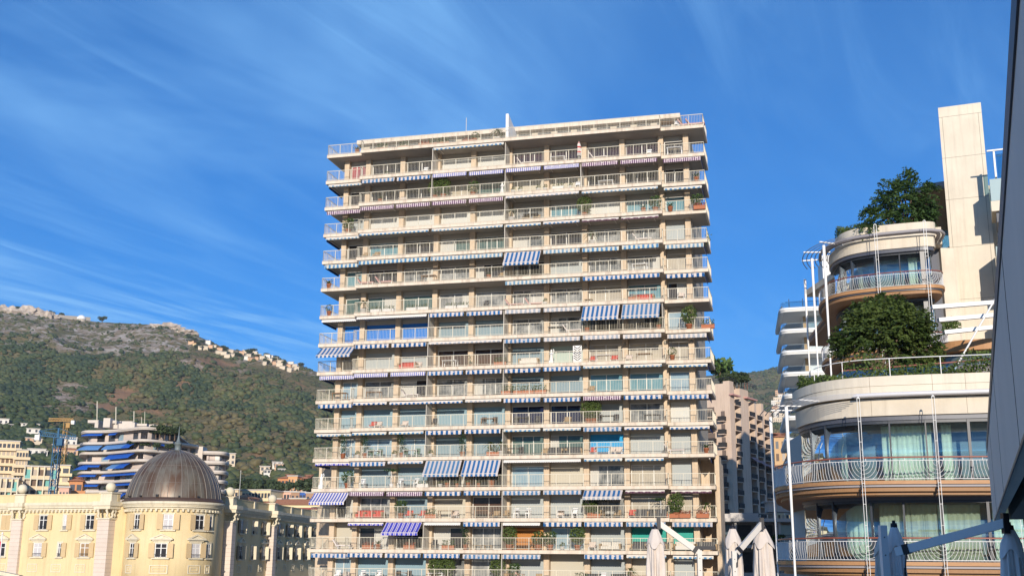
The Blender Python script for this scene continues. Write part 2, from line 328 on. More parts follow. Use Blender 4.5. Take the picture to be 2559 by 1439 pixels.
# ---- awnings.  lower case: rolled up with only the valance showing; upper case: let down
AWM={'b':stripes('blue_stripe_canvas',(.52,.47,.465),(.028,.12,.29),.44),'f':stripes('fine_blue_stripe_canvas',(.62,.58,.60),(.09,.11,.36),.20,.45),
     'p':stripes('fine_plum_stripe_canvas',(.55,.45,.48),(.09,.04,.10),.21,.5),'g':stripes('faded_grey_stripe_canvas',(.57,.51,.47),(.30,.33,.37),.44),'u':stripes('violet_blue_stripe_canvas',(.58,.50,.58),(.05,.06,.40),.46,.5,line=(.10,.11,.42)),
     'h':stripes('teal_stripe_canvas',(.50,.50,.44),(.07,.20,.36),.44),'F':stripes('blue_ticking_canvas',(.64,.60,.62),(.07,.10,.38),.30,.5),'k':stripes('dark_plum_canvas',(.14,.08,.10),(.09,.04,.07),.3),'w':mat('white_canvas',(.66,.63,.6),.8)}
AWM['b2']=stripes('faded_blue_stripe_canvas',(.47,.43,.43),(.07,.17,.31),.42,.52); AWM['b3']=stripes('deep_blue_stripe_canvas',(.56,.50,.47),(.015,.085,.23),.50,.5); AWM['h2']=stripes('sun_bleached_stripe_canvas',(.52,.50,.45),(.15,.26,.36),.40,.5)
M_cass=mat('awning_cassette',(.62,.58,.53),.5)
# (storey, first bay, last bay, canvas, mode)  mode v valance, t thin rolled, E let down, M part let down
AW=[(0,3,4,'h','t'),
 (1,0,0,'h','t'),(1,1,1,'b','v'),(1,2,2,'b','v'),(1,3,3,'f','v'),(1,4,4,'f','v'),(1,5,5,'f','v'),(1,6,6,'f','v'),(1,7,7,'p','v'),(1,8,8,'p','v'),(1,9,9,'p','v'),
 (2,0,0,'p','v'),(2,1,1,'p','v'),(2,2,2,'p','v'),(2,3,3,'p','v'),(2,4,4,'p','v'),(2,5,6,'g','t'),(2,7,8,'h','t'),(2,9,9,'h','t'),
 (3,0,0,'h','t'),(3,1,2,'h','t'),(3,3,4,'h','t'),(3,5,5,'h','t'),(3,6,6,'b','t'),(3,7,7,'k','t'),(3,8,8,'k','t'),
 (4,0,0,'h','v'),(4,1,2,'h','v'),(4,3,4,'h','v'),(4,5,5,'b','E'),(4,6,6,'h','v'),(4,7,7,'h','v'),(4,8,8,'h','v'),(4,9,9,'h','v'),
 (5,5,6,'h','v'),(5,7,8,'b','v'),(5,9,9,'b','v'),
 (6,0,0,'w','t'),(6,1,2,'w','t'),(6,3,3,'b','v'),(6,4,4,'b','v'),(6,5,5,'g','v'),(6,6,6,'g','v'),(6,7,7,'b','E'),(6,8,8,'b','E'),
 (7,0,0,'b','M'),(7,1,1,'b','v'),(7,2,2,'b','v'),(7,3,4,'g','t'),(7,5,5,'b','v'),(7,6,6,'g','v'),(7,7,7,'g','v'),(7,8,8,'g','v'),(7,9,9,'g','v'),
 (8,0,0,'f','v'),(8,1,1,'f','v'),(8,2,2,'f','v'),(8,3,3,'b','v'),(8,4,4,'b','v'),(8,5,5,'b','v'),(8,6,6,'b','v'),(8,7,7,'h','t'),(8,8,8,'h','t'),(8,9,9,'h','t'),
 (9,0,0,'b','v'),(9,1,1,'b','t'),(9,2,3,'b','t'),(9,4,4,'g','t'),(9,5,5,'b','v'),(9,6,6,'b','v'),(9,7,7,'p','v'),(9,8,8,'b','v'),(9,9,9,'b','v'),
 (10,0,0,'h','t'),(10,1,1,'h','t'),(10,2,2,'h','t'),(10,3,3,'b','v'),(10,4,4,'b','v'),(10,5,5,'h','t'),(10,6,6,'h','t'),(10,7,7,'b','v'),(10,8,8,'b','t'),(10,9,9,'b','t'),
 (11,0,0,'u','t'),(11,1,1,'b','v'),(11,2,2,'b','t'),(11,3,3,'b','E'),(11,4,4,'b','E'),(11,5,6,'w','t'),(11,7,7,'h','t'),(11,8,8,'h','t'),
 (12,0,0,'F','M'),(12,1,1,'p','v'),(12,2,2,'p','v'),(12,3,3,'b','v'),(12,4,4,'b','v'),(12,5,5,'b','v'),(12,6,6,'b','v'),(12,7,7,'b','D'),(12,8,8,'k','t'),(12,9,9,'k','t'),
 (13,1,1,'u','t'),(13,2,2,'u','M'),(13,3,3,'w','t'),(13,4,4,'b','v'),(13,5,5,'w','t'),(13,6,6,'b','v'),(13,7,7,'b','v'),(13,8,8,'b','v'),(13,9,9,'b','v'),
 (14,0,0,'b','v'),(14,1,1,'b','v'),(14,2,2,'b','v'),(14,3,3,'b','v'),(14,4,4,'b','v'),(14,5,5,'b','v'),(14,7,7,'b','v'),(14,8,8,'h','t'),(14,9,9,'h','t')]
def valance(x0,x1,y,zt,h):
    b=MB(); n=max(6,round((x1-x0)/.055)); vs=[]
    for i in range(n+1):
        x=x0+(x1-x0)*i/n; sc=.05*abs(math.sin(PI*x/.22)); dy=.012*math.sin(x*9)
        vs+=[(x,y+dy,zt),(x,y+dy-.01,zt-h-sc)]
    b.add(vs,[(2*i,2*i+1,2*i+3,2*i+2) for i in range(n)]); return b
for k,j0,j1,cv,md in AW:
    fr=.0 if j0 in range(1,9) else .7
    x0=CS[j0]+.12 if j0>0 else -.05; x1=CS[j1+1]-.12 if j1<9 else TW-.35
    if j0==0: x1=CS[1]-.15
    if j0==9: x0=CS[9]+.35
    zs=zf(k)-.36; b=MB(); hv=(k*5+j0*3)%7; m=AWM[{'b':('b','b2','b','b3','b','b2','b3')[hv],'h':('h','h2')[hv%2]}.get(cv,cv)]
    x0+=rnd.uniform(0,.05); x1-=rnd.uniform(0,.05); jz=rnd.uniform(-.03,.03)
    if md in 'vt':
        y=fr+rnd.uniform(.02,.14); b.box(x0,x1,y,y+.16,zs-.15+jz,zs-.03+jz,0); b.box(x0-.01,x1+.01,y-.03,y+.02,zs-.19+jz,zs-.13+jz,0)
        for xx in (x0+.5,x1-.5): b.box(xx-.03,xx+.03,y+.16,2.0,zs-.10+jz,zs-.06+jz,0)
        a=b.build('awning',[M_cass if md=='v' else M_cass],tower)
        v=valance(x0,x1,y-.035,zs-.14+jz if md=='t' else zs-.06+jz,.12 if md=='t' else .33); v.build('valance',m,a)
    else:
        drop,reach=(1.30,1.05) if md=='E' else (.95,1.25) if md=='M' else (.62,.9)
        b.box(x0,x1,fr+.16,fr+.3,zs-.16,zs-.02,0); a=b.build('awning',[M_cass],tower)
        f=MB(); n=24; vs=[]
        for i in range(n+1):
            x=x0+(x1-x0)*i/n; sg=.02*math.sin(i*.9)
            for q in range(5):
                t=q/4; vs.append((x,fr+.15-reach*t,zs-.05-drop*t-.05*math.sin(PI*t)+sg*t))
        f.add(vs,[(i*5+q,i*5+q+1,(i+1)*5+q+1,(i+1)*5+q) for i in range(n) for q in range(4)]); f.build('canvas',m,a)
        v=valance(x0,x1,fr+.14-reach,zs-.05-drop,.22)
        for i in range(len(v.v)): pass
        v.build('valance',m if md!='D' else MATS['faded_grey_stripe_canvas'],a)
        g=MB(); g.bar((x0,fr+.15-reach,zs-.06-drop),(x1,fr+.15-reach,zs-.06-drop),.06,.05)
        for xx in (x0+.4,x1-.4): g.bar((xx,fr+.25,zs-.2),(xx+.25,fr-.25,zs-.25-drop*.45),.035); g.bar((xx+.25,fr-.25,zs-.25-drop*.45),(xx,fr+.15-reach,zs-.08-drop),.035)
        g.build('awning_arm',M_cass,a)
# side awnings hanging along the right and left ends
for k in (1,2,4,5,7,8,9,10,11):
    zs=zf(k)-.36; b=MB(); b.box(TW-.5,TW-.42,1.0,4.6,zs-.14,zs-.03,0); a=b.build('side_awning',[M_cass],tower); v=MB(); n=20
    vs=[]
    for i in range(n+1): y=1+3.6*i/n; vs+=[(TW-.38,y,zs-.03),(TW-.36,y,zs-.36-.05*abs(math.sin(i*1.3)))]
    v.add(vs,[(2*i,2*i+2,2*i+3,2*i+1) for i in range(n)]); v.build('valance',mat('navy_canvas',(.02,.05,.2),.85),a)
for k in (1,3,4,6,7,8,9,10,11):
    zs=zf(k)-.36; b=MB(); b.box(-.05,.03,1.0,4.6,zs-.14,zs-.03,0); a=b.build('side_awning',[M_cass],tower); v=MB(); n=20; vs=[]
    for i in range(n+1): y=1+3.6*i/n; vs+=[(-.06,y,zs-.03),(-.08,y,zs-.34-.05*abs(math.sin(i*1.3)))]
    v.add(vs,[(2*i,2*i+2,2*i+3,2*i+1) for i in range(n)]); v.build('valance',mat('navy_canvas',(.02,.05,.2),.85),a)
# wall lamps on pillars, screens
for k,c in [(7,7),(7,8),(7,9),(7,10),(6,9)]:
    b=MB(); z=zf(k)-.95; b.ball((CS[c],1.97,z),.13,8,0,1.5); b.box(CS[c]-.05,CS[c]+.05,1.98,2.05,z-.12,z+.12,0); b.build('wall_lamp',mat('lamp_metal',(.3,.27,.22),.5),tower)
# ================================================================ the modern hotel on the right, with round corners
hotel=root('hotel_building','modern cream hotel with rounded glass corners, timber soffits and white ladder masts','hotel',(17,53,-3),0,world=True)
M_hs=mat('pale_limestone',(.66,.585,.47),.7,(.545,.475,.37),.5,bump=.06,bscale=20,streak=.3)
M_hs2=mat('pale_limestone_panel',(.69,.62,.50),.7,(.585,.515,.41),.35,bump=.05,bscale=20,streak=.3)
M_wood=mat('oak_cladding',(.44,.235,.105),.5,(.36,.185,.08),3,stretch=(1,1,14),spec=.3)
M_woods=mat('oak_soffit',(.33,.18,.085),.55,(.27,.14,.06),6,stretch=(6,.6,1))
M_mah=mat('mahogany_handrail',(.26,.075,.045),.35,spec=.5)
M_zinc=mat('slate_zinc',(.075,.08,.10),.4,spec=.5); M_zinc2=mat('grey_band',(.30,.28,.29),.5)
M_gl=clear('room_glass',(.90,.985,.99),.18); M_tub=mat('steel_white',(.72,.71,.68),.35); M_mul=mat('anthracite_frame',(.03,.035,.045),.4,spec=.5); M_joint=mat('joint_shadow_gap',(.22,.18,.14),.9)
M_room=mat('room_interior',(.30,.37,.40),.9); M_cur=mat('sheer_curtain',(.82,.85,.68),.9,(.74,.78,.62),2); M_cur2=mat('lined_curtain',(.62,.58,.42),.9,(.52,.48,.34),2)
M_louv=mat('louvre_aluminium',(.60,.59,.60),.35,spec=.5)
BC=smooth([(14.6,64),(13.6,60),(13.0,57),(12.98,54.9),(13.35,53.1),(14.2,51.7),(15.5,50.78),(17.2,50.2),(19,49.85),(21,49.5),(24,49.0),(30,48.1)],6)
GZ=smooth([(16.4,64.5),(15.1,60.5),(14.6,57.6),(14.62,55.6),(15.05,54),(16.1,52.75),(18.0,51.9),(20.5,51.15),(24,50.2),(30,48.9)],6)
def closed(path,back=((30,70),(17,70))): return [tuple(p) for p in path]+list(back)
def pathpt(path,x):
    for a,b in zip(path[:-1],path[1:]):
        if a.x<=x<=b.x and b.x>a.x and a.y<58: return a.lerp(b,(x-a.x)/(b.x-a.x))
    return path[-1]
def arclen(path):
    s=[0]
    for a,b in zip(path[:-1],path[1:]): s.append(s[-1]+(b-a).length)
    return s
def along(path,s,S=None):
    S=S or arclen(path); s=max(0,min(S[-1],s)); i=0
    while i<len(S)-2 and S[i+1]<s: i+=1
    return path[i].lerp(path[i+1],(s-S[i])/max(1e-9,S[i+1]-S[i]))
def s_of(path,p,S=None):
    S=S or arclen(path); return S[min(range(len(path)),key=lambda i:(path[i]-Vector(p)).length)]
def bow_railing(parent,path,z,posts,h=1.0,s0=None,s1=None,wires=11):
    """rail whose wires hang in bowls from every mast and straighten between them"""
    S=arclen(path); s0=0 if s0 is None else s0; s1=S[-1] if s1 is None else s1
    n=max(8,int((s1-s0)/.35)); P=[along(path,s0+(s1-s0)*i/n,S) for i in range(n+1)]
    b=MB(); b.tube([(p.x,p.y,z+h) for p in P],.038,6); hr=b.build('handrail',M_mah,parent)
    r=MB()
    for zz in (.07,.86): r.tube([(p.x,p.y,z+zz) for p in P],.016,5)
    ps=sorted(posts); edges=[s0]+[(a+c)/2 for a,c in zip(ps[:-1],ps[1:])]+[s1]
    for i,c in enumerate(ps):
        for side,lim in ((-1,c-edges[i]),(1,edges[i+1]-c)):
            m=max(3,int(lim/.135))
            for q in range(1,m+1):
                w=lim*q/m; bb=min(3.2,w*1.25+.05); pts=[]
                for t in range(8):
                    a=PI/2*t/7; dz=bb*math.sin(a)
                    if dz>.80: 
                        aa=math.asin(min(1,.80/bb)); p=along(path,c+side*w*math.cos(aa),S); pts.append((p.x,p.y,z+.07)); break
                    p=along(path,c+side*w*math.cos(a),S); pts.append((p.x,p.y,z+.86-dz))
                if len(pts)>1: r.tube(pts,.0095,4,caps=False)
    k=int((s1-s0)/.8)
    for i in range(k+1):
        p=along(path,s0+(s1-s0)*i/k,S); r.bar((p.x,p.y,z+.86),(p.x,p.y,z+h),.018)
    r.build('wire_railing',M_white,parent)
def ladder_mast(parent,p,z0,z1,dirn,w=.11):
    d=Vector((dirn[0],dirn[1],0)).normalized()*w/2; P=Vector((p[0],p[1],0)); b=MB()
    for s in (-1,1): b.tube([P+d*s+Vector((0,0,z0)),P+d*s+Vector((0,0,z1))],w*.13,6)
    n=int((z1-z0)/.9)
    for i in range(1,n): b.bar(P-d+Vector((0,0,z0+.9*i)),P+d+Vector((0,0,z0+.9*i)),.016)
    b.ball((P.x,P.y,z1),.055,8)
    return b.build('ladder_mast',M_tub,parent)
def column(parent,base,top,r0,r1):
    b=MB(); a=Vector(base); c=Vector(top); pts=[a.lerp(c,i/6) for i in range(7)]; b.tube(pts,[r0+(r1-r0)*abs(i-2.5)/3.5 for i in range(7)],10); return b.build('mast_column',M_white,parent)
def curtain(parent,path,s0,s1,z0,z1,m,amp=.09,per=.22):
    S=arclen(path); n=max(6,int((s1-s0)/per*3)); vs=[]
    for i in range(n+1):
        s=s0+(s1-s0)*i/n; p=along(path,s,S); q=along(path,s+.01,S); d=(q-p); d.normalize(); nn=Vector((d.y,-d.x)); o=amp*math.sin(i*2.1+math.sin(i*.31)*1.5)+rnd.uniform(-.015,.015); p=p+nn*o
        vs+=[(p.x,p.y,z0),(p.x,p.y,z1)]
    b=MB(); b.add(vs,[(2*i,2*i+2,2*i+3,2*i+1) for i in range(n)],0,True); b.build('curtain',m,parent)
def glazing(parent,path,z0,z1,sa,sb,mull,curt,room=1.4):
    """glass wall on a curved plan with mullions, curtains and a room behind"""
    S=arclen(path); n=max(6,int((sb-sa)/.3)); P=[along(path,sa+(sb-sa)*i/n,S) for i in range(n+1)]
    b=MB(); b.band(P,-.03,.0,z0,z1,0,True); w=b.build('glass_wall',M_gl,parent)
    f=MB()
    for s,ww in mull:
        p=along(path,s,S); q=along(path,s+.02,S); d=(q-p); d.normalize(); nn=Vector((d.y,-d.x)); f.bar((p.x,p.y,z0),(p.x,p.y,z1),ww,.16,up=(nn.x,nn.y,0))
    f.band(P,-.10,.035,z1-.12,z1+.02); f.band(P,-.10,.035,z0-.02,z0+.05); f.build('mullion',M_mul,w)
    b=MB(); b.band(offset(P,-room),-.05,0,z0-.1,z1); b.prism([tuple(p) for p in offset(P,-.11)]+[tuple(p) for p in offset(P,-room)][::-1],z1-.06,z1+.1); b.prism([tuple(p) for p in offset(P,-.11)]+[tuple(p) for p in offset(P,-room)][::-1],z0-.12,z0-.02); b.build('room',M_room,w)
    inn=offset(path,-.42)
    S2=arclen(inn); k=S2[-1]/S[-1]
    for c0,c1,m in curt: curtain(w,inn,c0*k,c1*k,z0,z1-.2,m)
    return w
SB=arclen(BC); SG=arclen(GZ)
def gx(x): return s_of(GZ,pathpt(GZ,x),SG)
def bx(x): return s_of(BC,pathpt(BC,x),SB)
def gpx(px,py,z): # where the view ray through a pixel meets the glass line at that height
    d=ray(px,py); return min(range(len(GZ)),key=lambda i:abs((GZ[i].x/GZ[i].y)-d.x/d.y) if GZ[i].y<58 else 9)
def gs(px): return SG[gpx(px,1150,4)]
zA,zB=5.22,1.77
MASTS=[(15.45,50.55),(18.5,49.78)]
msB=[s_of(BC,(13.0,54.3),SB)]+[s_of(BC,p,SB) for p in MASTS]+[s_of(BC,(21.6,49.4),SB),s_of(BC,(24.8,48.9),SB)]
for z in (zA,zB,-1.7):
    b=MB(); b.prism(closed(BC),z-.16,z); b.build('balcony_floor',M_wood,hotel)
    b=MB(); b.prism(closed(offset(BC,-.10)),z-.24,z-.161); b.prism(closed(offset(BC,-.03)),z-.27,z-.241); b.build('shadow_gap',M_zinc2,hotel)
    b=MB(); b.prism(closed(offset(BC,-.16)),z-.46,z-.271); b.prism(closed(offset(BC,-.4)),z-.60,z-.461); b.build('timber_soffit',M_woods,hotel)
    if z>0:
        bow_railing(hotel,offset(BC,-.06),z,msB,s0=1.5)
        q=[along(offset(BC,-.13),SB[0]+2.5+i*.3) for i in range(12)]; vs=[]
for z in (zA,zB):
    SO=arclen(BC); b=MB(); vs=[]; s0=s_of(BC,(13.3,58.6),SB); s1=s_of(BC,(13.0,54.9),SB)
    for i in range(25):
        p=along(offset(BC,-.12),s0+(s1-s0)*i/24); w=.03*math.sin(i*1.7); vs+=[(p.x+w,p.y,z+.05),(p.x-w,p.y,z+.85-.03*math.sin(i*.8))]
    b.add(vs,[(2*i,2*i+2,2*i+3,2*i+1) for i in range(24)],0,True); b.build('windbreak_cloth',mat('grey_cloth',(.52,.53,.55),.85),hotel)
mullA=[(gs(x),w) for x,w in ((2033,.06),(2069,.07),(2148,.07),(2236,.07),(2326,.06),(2332,.06),(2427,.12))]
mullB=[(gs(x),w) for x,w in ((2040,.06),(2081,.08),(2162,.09),(2250,.08),(2338,.08),(2345,.06),(2444,.12))]
s0g=s_of(GZ,(14.6,57.6),SG); s1g=SG[-1]
curA=[(gs(2034),gs(2064),M_cur),(gs(2074),gs(2104),M_cur),(gs(2180),gs(2233),M_cur),(gs(2238),gs(2327),M_cur),(gs(2350),gs(2378),M_cur)]
glazing(hotel,GZ,zA+.02,8.02,s0g,s1g,mullA,curA)
curB=[(gs(2044),gs(2060),M_cur),(gs(2082),gs(2160),M_cur),(gs(2165),gs(2240),M_cur2),(gs(2253),gs(2310),M_cur2),(gs(2310),gs(2336),M_cur),(gs(2350),gs(2440),M_cur2),(gs(2452),SG[-1]-.3,M_cur)]
glazing(hotel,GZ,zB+.02,4.46,s0g,s1g,mullB,curB)
glazing(hotel,GZ,-1.68,1.2,s0g,s1g,mullB,[])
b=MB(); p=at(2372,1150,53.2); b.tube([(p.x+.45,p.y+1.0,zA),(p.x+.45,p.y+1.0,8.0)],.33,14); b.build('room_column',M_white,hotel)
PT1=[along(GZ,s0g+(s1g-s0g)*i/60,SG) for i in range(61)]
b=MB(); b.band(PT1,-.3,.10,8.04,8.24); b.band(PT1,-.3,.10,4.47,4.72); b.build('head_band',M_zinc,hotel)
b=MB(); b.band(PT1,-.6,.22,8.25,9.02); b.build('fascia',M_hs,hotel)
b=MB(); b.band(PT1,-.7,.30,9.14,9.60); b.band(PT1,-.7,.33,9.61,10.05); b.build('parapet',M_hs2,hotel)
for px in (2180,2320,2420):
    i=gpx(px,1000,9); q=GZ[i]; nn=normals2(GZ)[i]
    for z0_,z1_,o in ((8.26,9.01,.222),(9.15,9.6,.302),(9.62,10.04,.332)): b=MB(); b.bar((q.x+nn.x*o,q.y+nn.y*o,z0_),(q.x+nn.x*o,q.y+nn.y*o,z1_),.018,.012); b.build('panel_joint',M_joint,hotel)
b=MB(); b.prism([tuple(p) for p in offset(PT1,-.6)]+[(30,72),(18,72)],9.0,9.3); b.build('roof_deck',mat('deck',(.3,.25,.19),.8),hotel)
# sunshade louvres round the corner and tube along the front
LB=[along(BC,SB[0]+ (SB[-1]-SB[0])*i/90,SB) for i in range(91)]
b=MB(); fr=[along(GZ,gs(2150)+(s1g-gs(2150))*i/40,SG) for i in range(41)]; b.tube([(p.x+n_.x*.62,p.y+n_.y*.62,9.16) for p,n_ in zip(fr,normals2(fr))],.10,8); b.band(fr,.3,.6,9.06,9.12); b.build('blind_tube',M_louv,hotel)
b=MB(); fr=[along(GZ,s0g-1.5+(gs(2170)-s0g+1.5)*i/40,SG) for i in range(41)]
for i in range(6): b.band(fr,.42+.28*i,.47+.28*i,9.10,9.113)
b.build('louvre_blade',M_louv,hotel)
for s in (s0g,s0g+1.6,s0g+3.4):
    p=along(GZ,s,SG); q=along(GZ,s+.05,SG); d=q-p; d.normalize(); nn=Vector((d.y,-d.x)); b=MB(); b.bar((p.x+nn.x*.25,p.y+nn.y*.25,9.18),(p.x+nn.x*1.45,p.y+nn.y*1.45,9.18),.05,.05); b.build('louvre_bracket',M_white,hotel)
for p in MASTS+[(21.65,49.2)]: ladder_mast(hotel,p,-3,8.85,(1,-.22))
column(hotel,(13.0,53.45,-3),(12.93,53.45,8.8),.05,.085); column(hotel,(13.05,57.0,-3),(12.98,57,8.75),.05,.085)
b=MB()
for p in MASTS:
    for z in (zA,zB): b.bar((p[0],p[1]+.05,z-.12),(p[0]+.1,p[1]+.95,z-.62),.05,.07); b.bar((p[0]-.08,p[1]+.05,z-.3),(p[0]-.08,p[1]+.4,z-.62),.04,.10)
b.build('mast_bracket',M_dark,hotel)
b=MB(); b.prism(closed(offset(PT1,-1.55)),-3,8.9); b.build('inner_core',M_room,hotel)
# ---- terrace level above: glass balustrade, white rail
b=MB(); a=at(2103,926.6,60); c=at(2481,897,57); c2=a.lerp(c,1.25)
b.bar((a.x,a.y,a.z),(c2.x,c2.y,c2.z-.0),.10,.06); b.build('terrace_handrail',M_mah,hotel)
b=MB(); b.add([(a.x,a.y,9.3),(c2.x,c2.y,9.3),(c2.x,c2.y,a.z-.03),(a.x,a.y,a.z-.03)],[(0,1,2,3)]); b.add([(a.x,a.y,9.3),(a.x+.6,a.y+6,9.3),(a.x+.6,a.y+6,a.z-.03),(a.x,a.y,a.z-.03)],[(0,1,2,3)]); b.build('glass_balustrade',clear('balustrade_glass',(.55,.72,.76),.16),hotel)
b=MB(); fr=[along(offset(GZ,-.25),gs(2030)+(s1g-gs(2030))*i/40) for i in range(41)]
b.tube([(p.x,p.y,10.95) for p in fr],.022,5)
for i in range(0,41,5): b.bar((fr[i].x,fr[i].y,10.0),(fr[i].x,fr[i].y,10.95),.03)
b.build('white_guard_rail',M_white,hotel)
# ---- set-back upper drum
UB=smooth([(24.0,86),(22.9,83.2),(22.4,81),(22.38,79.2),(22.75,77.9),(23.6,76.9),(25.0,76.0),(26.5,75.35),(28.0,74.9),(28.9,74.95),(29.5,75.6),(29.9,77.4),(30,80)],6)
UG=smooth([(25.5,86),(24.3,83.4),(23.8,81.4),(23.85,79.9),(24.35,78.6),(25.5,77.6),(27.0,76.9),(28.6,76.3),(29.1,76.6),(29.5,78.5)],6)
UP=smooth([(25.6,86),(24.4,83.0),(24.0,81),(24.1,79.6),(24.8,78.5),(26.3,77.7),(28.0,77.0),(29.2,76.7),(29.7,77.2),(30,79)],6)
ub=[(30,95),(25,95)]; SU=arclen(UB); SUG=arclen(UG)
mU=[s_of(UB,(22.4,80.2),SU),s_of(UB,(22.6,78.2),SU),s_of(UB,(25.0,76.0),SU),s_of(UB,(28.1,74.9),SU)]
for z in (20.0,15.75,11.6):
    b=MB(); b.prism([tuple(p) for p in UB]+ub,z-.22,z); b.build('balcony_floor',M_wood,hotel)
    b=MB(); b.prism([tuple(p) for p in offset(UB,-.1)]+ub,z-.32,z-.221); b.build('shadow_gap',M_zinc,hotel)
    b=MB(); b.prism([tuple(p) for p in offset(UB,-.2)]+ub,z-.55,z-.321); b.build('timber_soffit',M_woods,hotel)
    bow_railing(hotel,offset(UB,-.07),z,mU,s0=1,s1=SU[-1]-.3)
def us(px):
    d=ray(px,650); return SUG[min(range(len(UG)),key=lambda i:abs(UG[i].x/UG[i].y-d.x/d.y) if UG[i].y<80.5 else 9)]
for z,zt in ((20.02,22.72),(15.77,19.3),(11.62,15.1)):
    glazing(hotel,UG,z,zt,s_of(UG,(24.3,83.4),SUG),SUG[-1],[(us(x),w) for x,w in ((2100,.06),(2130,.07),(2184,.09),(2245,.07),(2309,.3))],[(us(2096),us(2118),M_cur),(us(2132),us(2150),M_cur2),(us(2270),us(2300),M_cur)])
PU=[along(UG,s_of(UG,(24.3,83.4),SUG)+(SUG[-1]-s_of(UG,(24.3,83.4),SUG))*i/50,SUG) for i in range(51)]
b=MB(); b.band(PU,-.2,.25,22.74,22.98); b.build('head_band',M_zinc,hotel)
b=MB(); b.band(PU,-.5,.34,22.99,23.78); b.build('fascia',M_hs,hotel)
b=MB(); b.band(UP,-1,.05,24.0,24.42); b.band(UP,-1,.09,24.43,24.95); b.build('parapet',M_hs2,hotel)
b=MB(); b.prism([tuple(p) for p in offset(UP,-.2)]+ub,23.7,24.2); b.build('upper_roof',M_hs,hotel)
b=MB(); b.band(PU,.5,.75,23.86,23.98); b.tube([(p.x+n_.x*.95,p.y+n_.y*.95,23.95) for p,n_ in zip(PU,normals2(PU))],.11,8); b.build('blind_tube',M_zinc2,hotel)
b=MB(); fr=[along(UG,s_of(UG,(25.0,85.0),SUG)+(us(2150)-s_of(UG,(25.0,85.0),SUG))*i/40,SUG) for i in range(41)]
for i in range(7): b.band(fr,.4+.3*i,.46+.3*i,23.78,23.80)
b.build('louvre_blade',M_zinc2,hotel)
for s in (s_of(UG,(24.2,83),SUG),s_of(UG,(23.8,81),SUG),s_of(UG,(24.1,79.2),SUG)):
    p=along(UG,s,SUG); q=along(UG,s+.05,SUG); d=q-p; d.normalize(); nn=Vector((d.y,-d.x)); b=MB(); b.bar((p.x+nn.x*.3,p.y+nn.y*.3,23.9),(p.x+nn.x*2.3,p.y+nn.y*2.3,23.9),.10,.08); b.build('louvre_bracket',M_white,hotel)
for px,py,Y in ((2189,600,75.6),(2312,585,74.6)):
    p=at(px,py,Y); ladder_mast(hotel,(p.x,p.y),9.3,24.4,(1,-.3),.16)
column(hotel,(21.25,75,6),(21.23,75,22.7),.05,.105); column(hotel,(21.75,80,9),(21.74,80,23.1),.05,.10); column(hotel,(22.6,85.5,9),(22.6,85.5,22.9),.05,.10)
# dark recessed wall between the drum and the shaft
def wx(px,Y): return at(px,700,Y).x
b=MB(); b.box(28.6,wx(2356,79.4),79.4,84,9.3,24.0); b.build('recess_wall',M_zinc,hotel)
b=MB(); b.band([Vector((29.2,78.6)),Vector((wx(2364,78),78.2))],-3,.3,23.7,24.95); b.box(wx(2356,79.0)+.02,wx(2393,79),79.0,84,9.3,23.7); b.build('side_wall',M_hs,hotel)
# ---- the tall limestone shaft
SA=Vector((32.63,82.07)); SD=Vector((math.cos(.39),-math.sin(.39))); SN=Vector((SD.y,-SD.x)); SW=3.05
def sh(x,d,z): p=SA+SD*x-SN*d; return (p.x,p.y,z)
def shbox(b,x0,x1,d0,d1,z0,z1,mi=0):
    return b.add([sh(x0,d0,z0),sh(x1,d0,z0),sh(x1,d1,z0),sh(x0,d1,z0),sh(x0,d0,z1),sh(x1,d0,z1),sh(x1,d1,z1),sh(x0,d1,z1)],[(0,3,2,1),(4,5,6,7),(0,1,5,4),(1,2,6,5),(2,3,7,6),(3,0,4,7)],mi)
b=MB(); shbox(b,0,SW,0,9,4,35.7); b.build('limestone_shaft',M_hs2,hotel)
b=MB()
for z in (34.9,31.6,28.3,24.6,20.6,16.6): b=MB(); shbox(b,0,SW,-.004,0.05,z-.025,z); b.build('panel_joint',M_joint,hotel)
for x in (.22,SW-.27): b=MB(); shbox(b,x,x+.025,-.006,.05,4,34.9); b.build('panel_joint',M_joint,hotel)
# balconies at the right of the shaft
def sx_at(px,d):
    r=ray(px,480); t=0
    lo,hi=-5,12
    for _ in range(50):
        m=(lo+hi)/2; p=sh(m,d,0); lo,hi=(m,hi) if p[0]/p[1]<r.x/r.y else (lo,m)
    return lo
BX=sx_at(2474,-3.2)-.06
b=MB(); shbox(b,SW+.02,SW+9,2,10,4,29.7); b.build('side_wall',M_hs,hotel)
for z in (26.9,21.9,17.2):
    b=MB(); shbox(b,BX+.06,SW+9,-3.2,-.01,z-.75,z); b.build('balcony_floor',M_hs2,hotel)
    b=MB(); shbox(b,BX+.35,SW+9,-2.9,-.05,z-1.5,z-.751); b.build('soffit_box',M_zinc,hotel)
    b=MB(); shbox(b,BX+.1,SW+9,-3.17,-3.13,z+.02,z+1.65); shbox(b,BX+.1,BX+.14,-3.12,-.05,z+.02,z+1.65); b.build('frosted_glass_panel',glass('frosted_glass',(.34,.44,.45),.25,.5),hotel)
b=MB(); shbox(b,BX+.1,SW+9,-3.2,-3.1,30.65,30.75); shbox(b,BX+.5,BX+.62,-3.1,-2.4,28.7,30.65); b.build('terrace_handrail',M_white,hotel)
b=MB(); shbox(b,BX+.7,SW+9,-2.5,-2.46,28.6,30.6); b.build('glass_balustrade',MATS['balustrade_glass'],hotel)
